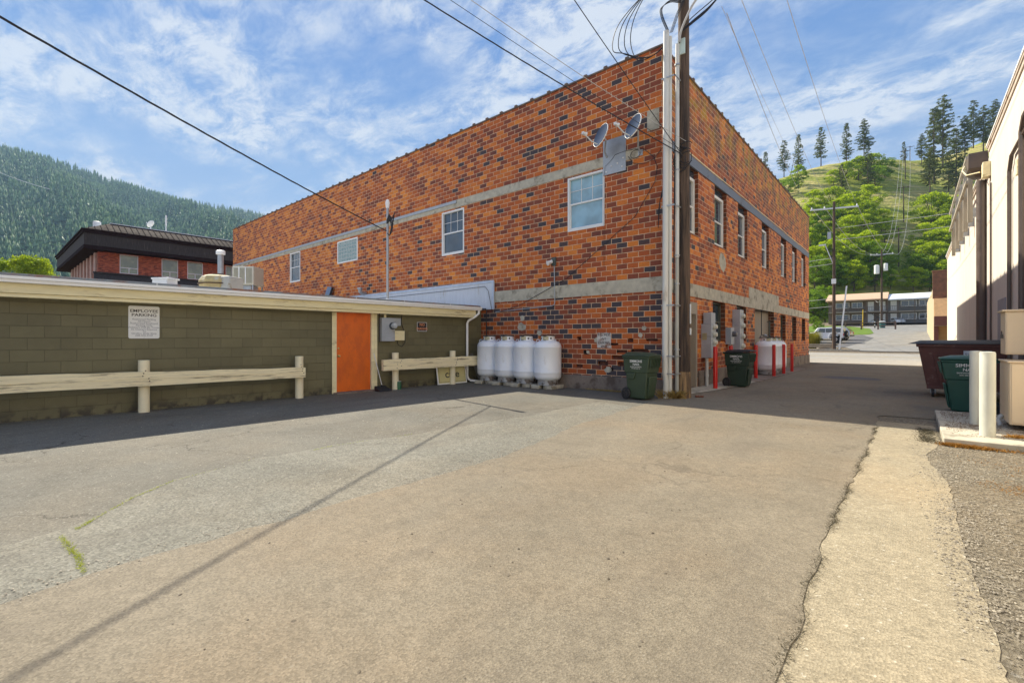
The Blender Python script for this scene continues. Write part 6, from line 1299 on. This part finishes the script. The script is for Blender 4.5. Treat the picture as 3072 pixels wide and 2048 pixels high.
def pine(h, w_, seed, root, leaf, bare=.22, dens=1., size=.16):
    r = np.random.default_rng(seed); tr = MB(); lean = r.uniform(-.25, .25, 2); tr.tube([(0,0,-.6), (lean[0]*.5, lean[1]*.5, h*.5), (lean[0], lean[1], h*.98)], h*.011, 8, h*.0015); C_ = []; S_ = []
    z = h*bare
    while z < h*.985:
        t = (z/h-bare)/(1-bare); L = w_/2*(1-t)**.75*(.55+.45*min(1, t*5))+.25
        for b in range(int(r.integers(3, 6))):
            g = r.random()*6.28; l = L*r.uniform(.55, 1.15); dr2 = r.uniform(-.12, .10)
            tr.tube([(0, 0, z), (l*math.cos(g)*.9, l*math.sin(g)*.9, z+l*dr2)], .05, 3, .02, cap=False)
            m_ = max(1, int(l/.75*dens))
            for q in range(m_): f = (q+1)/m_*r.uniform(.85, 1.08); C_.append((l*math.cos(g)*f+r.normal(0, .12), l*math.sin(g)*f+r.normal(0, .12), z+l*dr2*f+r.normal(0, .08))); S_.append(r.uniform(.35, .62)*(1 if f > .4 else .7))
        z += h*.022*r.uniform(.8, 1.3)
    V, F = cards(np.array(C_), 26, np.array(S_), size, r, .55); tr.build('trunk', M_bark, root); npmesh('crown', V, F, leaf, root)
def mk(nm, cat, fn):
    o = thing(nm, 'x', cat); fn(o); return o
PT = {'A': mk('deciduous_tree', 'tree', lambda o: decid(10, 9.5, 11, 54, 95, .20, o, leaf=M_locust)), 'B': mk('deciduous_tree', 'tree', lambda o: decid(10, 8.5, 12, 50, 95, .20, o, leaf=M_locust, low=.15)),
      'C': mk('deciduous_tree', 'tree', lambda o: decid(10, 10, 13, 54, 95, .20, o, leaf=M_dark, low=.12)), 'P': mk('pine_tree', 'pine tree', lambda o: pine(24, 7.5, 21, o, M_pine)),
      'Q': mk('pine_tree', 'pine tree', lambda o: pine(24, 6.4, 22, o, M_pine, .12)), 'S': mk('pine_tree', 'pine tree', lambda o: pine(24, 8.5, 23, o, M_pine, .3, 1.2))}
used = set()
def plant(kind, px, D, s, label, group, rz=None, sz=1.):
    if kind not in used: o = PT[kind]; used.add(kind)
    else: o = copy_tree(PT[kind])
    p = hillp(px, D) if D > D0 else None
    if p is None: q = C0+ray(px, HYP)*D; p = Vector((q.x, q.y, terr(q.y)))
    o.location = p-Vector((0, 0, .3)); o.scale = (s, s, s*sz); o.rotation_euler = (0, 0, random.random()*6.28); tag(o, label, None, group); return o
GP = 'ponderosa pines on the hill crest'
def Dfor(px, py):                      # distance along the hill at which the ground meets the picture row py
    best = D0
    for d in np.linspace(D0, D1, 120):
        y = HYP-(hillz(px, d)-CH)/d*FPX
        if y <= py: return d
    return D1
pines = [('Q',2296,D1,.82,'leftmost pine on the crest, just above the brick parapet'),('P',2352,D1,.98,'second pine from the left on the crest, above the brick parapet'),('Q',2396,D1,1.0,'third pine on the crest, right of a bare leaning trunk'),
 ('P',2463,D1,1.03,'lone pine on the open crest left of the tallest pair'),('Q',2540,D1-2,1.05,'slender sparse pine left of the tallest crest pine'),('S',2592,D1-4,1.12,'tallest pine on the crest, above the bright green trees'),
 ('P',2604,Dfor(2604,575),.92,'mid-slope pine rising in front of the bright crest trees'),('P',2524,Dfor(2524,600),.72,'smaller pine on the slope below the crest trees'),
 ('Q',2712,D1-6,.55,'small dark pine beside the power line on the crest'),('Q',2802,D1-45,1.55,'leftmost tall pine of the right-hand group'),('S',2828,D1-20,1.62,'tallest pine at the back of the right-hand group'),
 ('P',2868,Dfor(2868,600),1.30,'pine with a long bare trunk in the right-hand group'),('S',2790,Dfor(2790,600),.95,'bushy pine at the foot of the right-hand group'),('S',2765,D1-10,.75,'low bushy pine at the left edge of the right-hand group'),
 ('S',2895,D1-25,1.05,'bushy pine right of the long bare trunk'),('P',2920,D1-5,1.15,'pine half hidden behind the stucco roof corner'),('S',2950,D1-30,1.15,'dense pine touching the stucco roof line'),('S',2985,D1-20,1.1,'pine mostly hidden behind the stucco building roof'),('Q',2846,D1-60,.8,'short pine between the trunks of the right-hand group')]
for k_, px, D, s, lab in pines: plant(k_, px, D, s, lab, GP).scale = (s*(1.2 if px > 2740 else 1.15), s*(1.2 if px > 2740 else 1.15), s*(1.08 if px > 2740 else 1.0))
dt_ = thing('dead_tree', 'bare leaning dead trunk between the second and third crest pines', 'dead tree', hillp(2372, D1)); mb = MB(); mb.tube([(0,0,0), (1.5,0,8), (2.5,0,13)], .16, 6, .05); mb.build('trunk', M_bark, dt_)
GD = 'bright green deciduous trees on the hill slope'
dec = []
r_ = random.Random(9)
def addrow(lst, row):
    for q in lst: dec.append(q)
crest_d = [('B',2395,548,1.0,'round bright green tree low on the left of the crest'),('C',2365,575,.8,'dark green bush against the brick parapet'),('A',2500,545,.72,'leftmost bright tree of the crest clump'),('A',2538,535,.95,'second bright tree of the crest clump'),('B',2575,530,1.1,'tallest bright tree of the crest clump'),('A',2615,525,1.15,'bright tree in the middle right of the crest clump'),('C',2655,520,1.2,'dark green tree at the right end of the crest clump'),('C',2625,545,.9,'dark tree under the right end of the crest clump')]
rows = [(640,[2440,2500,2560,2610],1.05,'upper'),(690,[2435,2480,2530,2590,2640,2790,2840,2880],1.15,'second'),(735,[2440,2490,2550,2600,2650,2780,2830,2880],1.2,'middle'),(785,[2435,2480,2540,2600,2645,2760,2810,2860],1.2,'fourth'),(830,[2440,2495,2550,2610,2655,2755,2800,2850],1.15,'fifth'),(868,[2445,2500,2560,2620,2665,2745,2795,2840],1.0,'lowest')]
words = ['first','second','third','fourth','fifth','sixth','seventh','eighth']
for k_, px, py, s, lab in crest_d: dec.append((k_, px, Dfor(px, py+14), s, lab))
for py, L_, s, nm in rows:
    for i, px in enumerate(L_):
        kd = r_.choice(['A','B','A','B','C']) if py < 800 else r_.choice(['A','C','C','B'])
        dec.append((kd, px+r_.uniform(-8, 8), Dfor(px, py+r_.uniform(0, 12)), s*r_.uniform(.85, 1.2)*(.80 if py > 700 else .95), '%s green tree from the left in the %s row of trees on the slope' % (words[i], nm)))
for k_, px, D, s, lab in dec: plant(k_, px, max(D, D0+2), s*(.92 if 2640 <= px <= 2790 else 1.2), lab, GD)
for i, (px, D, s) in enumerate(((2440,134,.9),(2475,132,.8),(2470,140,1.0),(2430,137,1.0))): plant('C', px, D, s, ['dark tree left of the motel against the brick corner', 'dark shrubby tree touching the motel left end', 'dark tree behind the motel left gable', 'dark tree partly behind the brick building edge'][i], 'dark trees beside the motel')
for i, (px, D, s) in enumerate(((2442,118,.25),(2455,92,.2))): plant('C', px, D, s, ['small dark shrub on the lawn left of the motel', 'small shrub on the near lawn'][i], 'shrubs on the lawn')
yt = thing('deciduous_tree', 'bright yellow-green tree top behind the low roof at far left', 'tree'); decid(9.6, 6.5, 31, 60, 110, .14, yt, leaf=M_yel); p = atD(88, 1000, 62); yt.location = (p.x, p.y, 0); yt.scale = (1, 1, 1.30); 
y2 = copy_tree(yt); p = atD(-8, 1000, 62); y2.location = (p.x, p.y, 0); y2.scale = (.8, .8, 1.27); y2['label'] = 'yellow-green tree cut by the left edge of the view'
y3 = copy_tree(yt); p = atD(128, 1000, 66); y3.location = (p.x, p.y, 0); y3.scale = (.5, .5, 1.34); y3.rotation_euler = (0,0,2); y3['label'] = 'narrow yellow-green tree just left of the mansard building'
# power line poles climbing the hill
e3 = []
for px, py, top, lab in ((2696, 801, 683, 'dark pole at the foot of the hill clearing'), (2711, 667, 560, 'pole half way up the hill clearing'), (2716, 540, 452, 'double crossarm pole near the crest'), (2730, 484, 438, 'farthest pole on the crest')):
    D = Dfor(px, py); p = hillp(px, D); h = (py-top)/FPX*D; h = max(h, 8); q = pole('utility_pole', lab, p.x, p.y, p.z, h, .22, .14, group='power poles climbing the hill'); e3.append(arm(q, h-.6, 4.4, R(10), .2, M_polewood, False))
for a, b, nm in zip(e3[:-1], e3[1:], ('lower', 'middle', 'upper')):
    for k_, side_ in ((0, 'left'), (1, 'centre'), (2, 'right')): wire(a[k_], b[k_], 1.0, .035, '%s wire of the %s span of the hill power line' % (side_, nm), M_wirelt)
for k_, side_ in ((0, 'left'), (1, 'centre'), (2, 'right')): wire(e2[k_], e3[0][k_], 3.5, .03, '%s wire from the transformer pole up to the hill line' % side_, M_wirelt)
for k_, side_ in ((0, 'left'), (1, 'centre'), (2, 'right')): wire(e1[k_], e2[k_], 1.6, .024, '%s wire between the two street poles' % side_, M_wirelt)
# wires from the pole top over the alley to the street pole
wire(atD(2180, 40, 11.5), e1[0], .9, .010, 'leftmost pale wire from the corner pole to the street pole', M_wirelt)
wire(atD(2165, 20, 11.5), e1[0]+Vector((.4,0,.2)), .3, .006, 'thin wire beside the leftmost one to the street pole', M_wirelt)
wire(atD(2236, 0, 12)+Vector((-.3,-1.2,.9)), e1[1]+Vector((.6,0,0)), .6, .010, 'middle pale wire running over the alley to the street pole', M_wirelt)
wire(atD(2378, 0, 12)+Vector((-.3,-1.2,.9)), e1[2], .6, .010, 'rightmost pale wire running over the alley to the street pole', M_wirelt)
for i, (za, zb) in enumerate(((9.6, 9.9), (9.0, 9.2), (5.4, 5.6), (4.6, 4.9))):
    wire(Vector((-60, 60, za)), Vector(p1.location)+Vector((0,0,za)), .9, .022, ['upper','second','third','lowest'][i]+' wire along the street left of the street pole', M_wirelt)
for i, za in enumerate((11.4, 12.6)): wire(Vector(p1.location)+Vector((0,0,za)), Vector((55, 66, za+4)), .6, .022, ['lower','upper'][i]+' wire along the street right of the street pole', M_wirelt)
wire(Vector((-4.6, 31.3, 7.2)), Vector(P2)+Vector((-9, -22, 5.2)), .4, .02, 'service wire from the brick building down across the street', M_wirelt)
wire(Vector((P2.x, P2.y, 9.5)), Vector((-6, MY-1, 9.6)), .6, .03, 'sagging service wire from the transformer pole to the motel', M_wirelt)

wire(atD(-30, 505, 700), atD(150, 568, 640), 2, .35, 'far pale power line crossing the forested mountain', M_wirelt)
# ================================================================ air
HZ = True
if HZ:
    hb = MB(); hb.box(-2300, -40, -1.5, 420, 1700, 760)
    hm = bpy.data.materials.new('haze'); hm.use_nodes = True; nt = hm.node_tree; nt.nodes.clear(); o_ = nt.nodes.new('ShaderNodeOutputMaterial'); v_ = nt.nodes.new('ShaderNodeVolumePrincipled')
    v_.inputs['Color'].default_value = (.50, .74, 1., 1); v_.inputs['Density'].default_value = .00014; v_.inputs['Anisotropy'].default_value = 0.0; nt.links.new(v_.outputs[0], o_.inputs['Volume'])
    ho = hb.build('haze', hm, smooth=False); tag(ho, kind='stuff')
    S.cycles.volume_bounces = 0
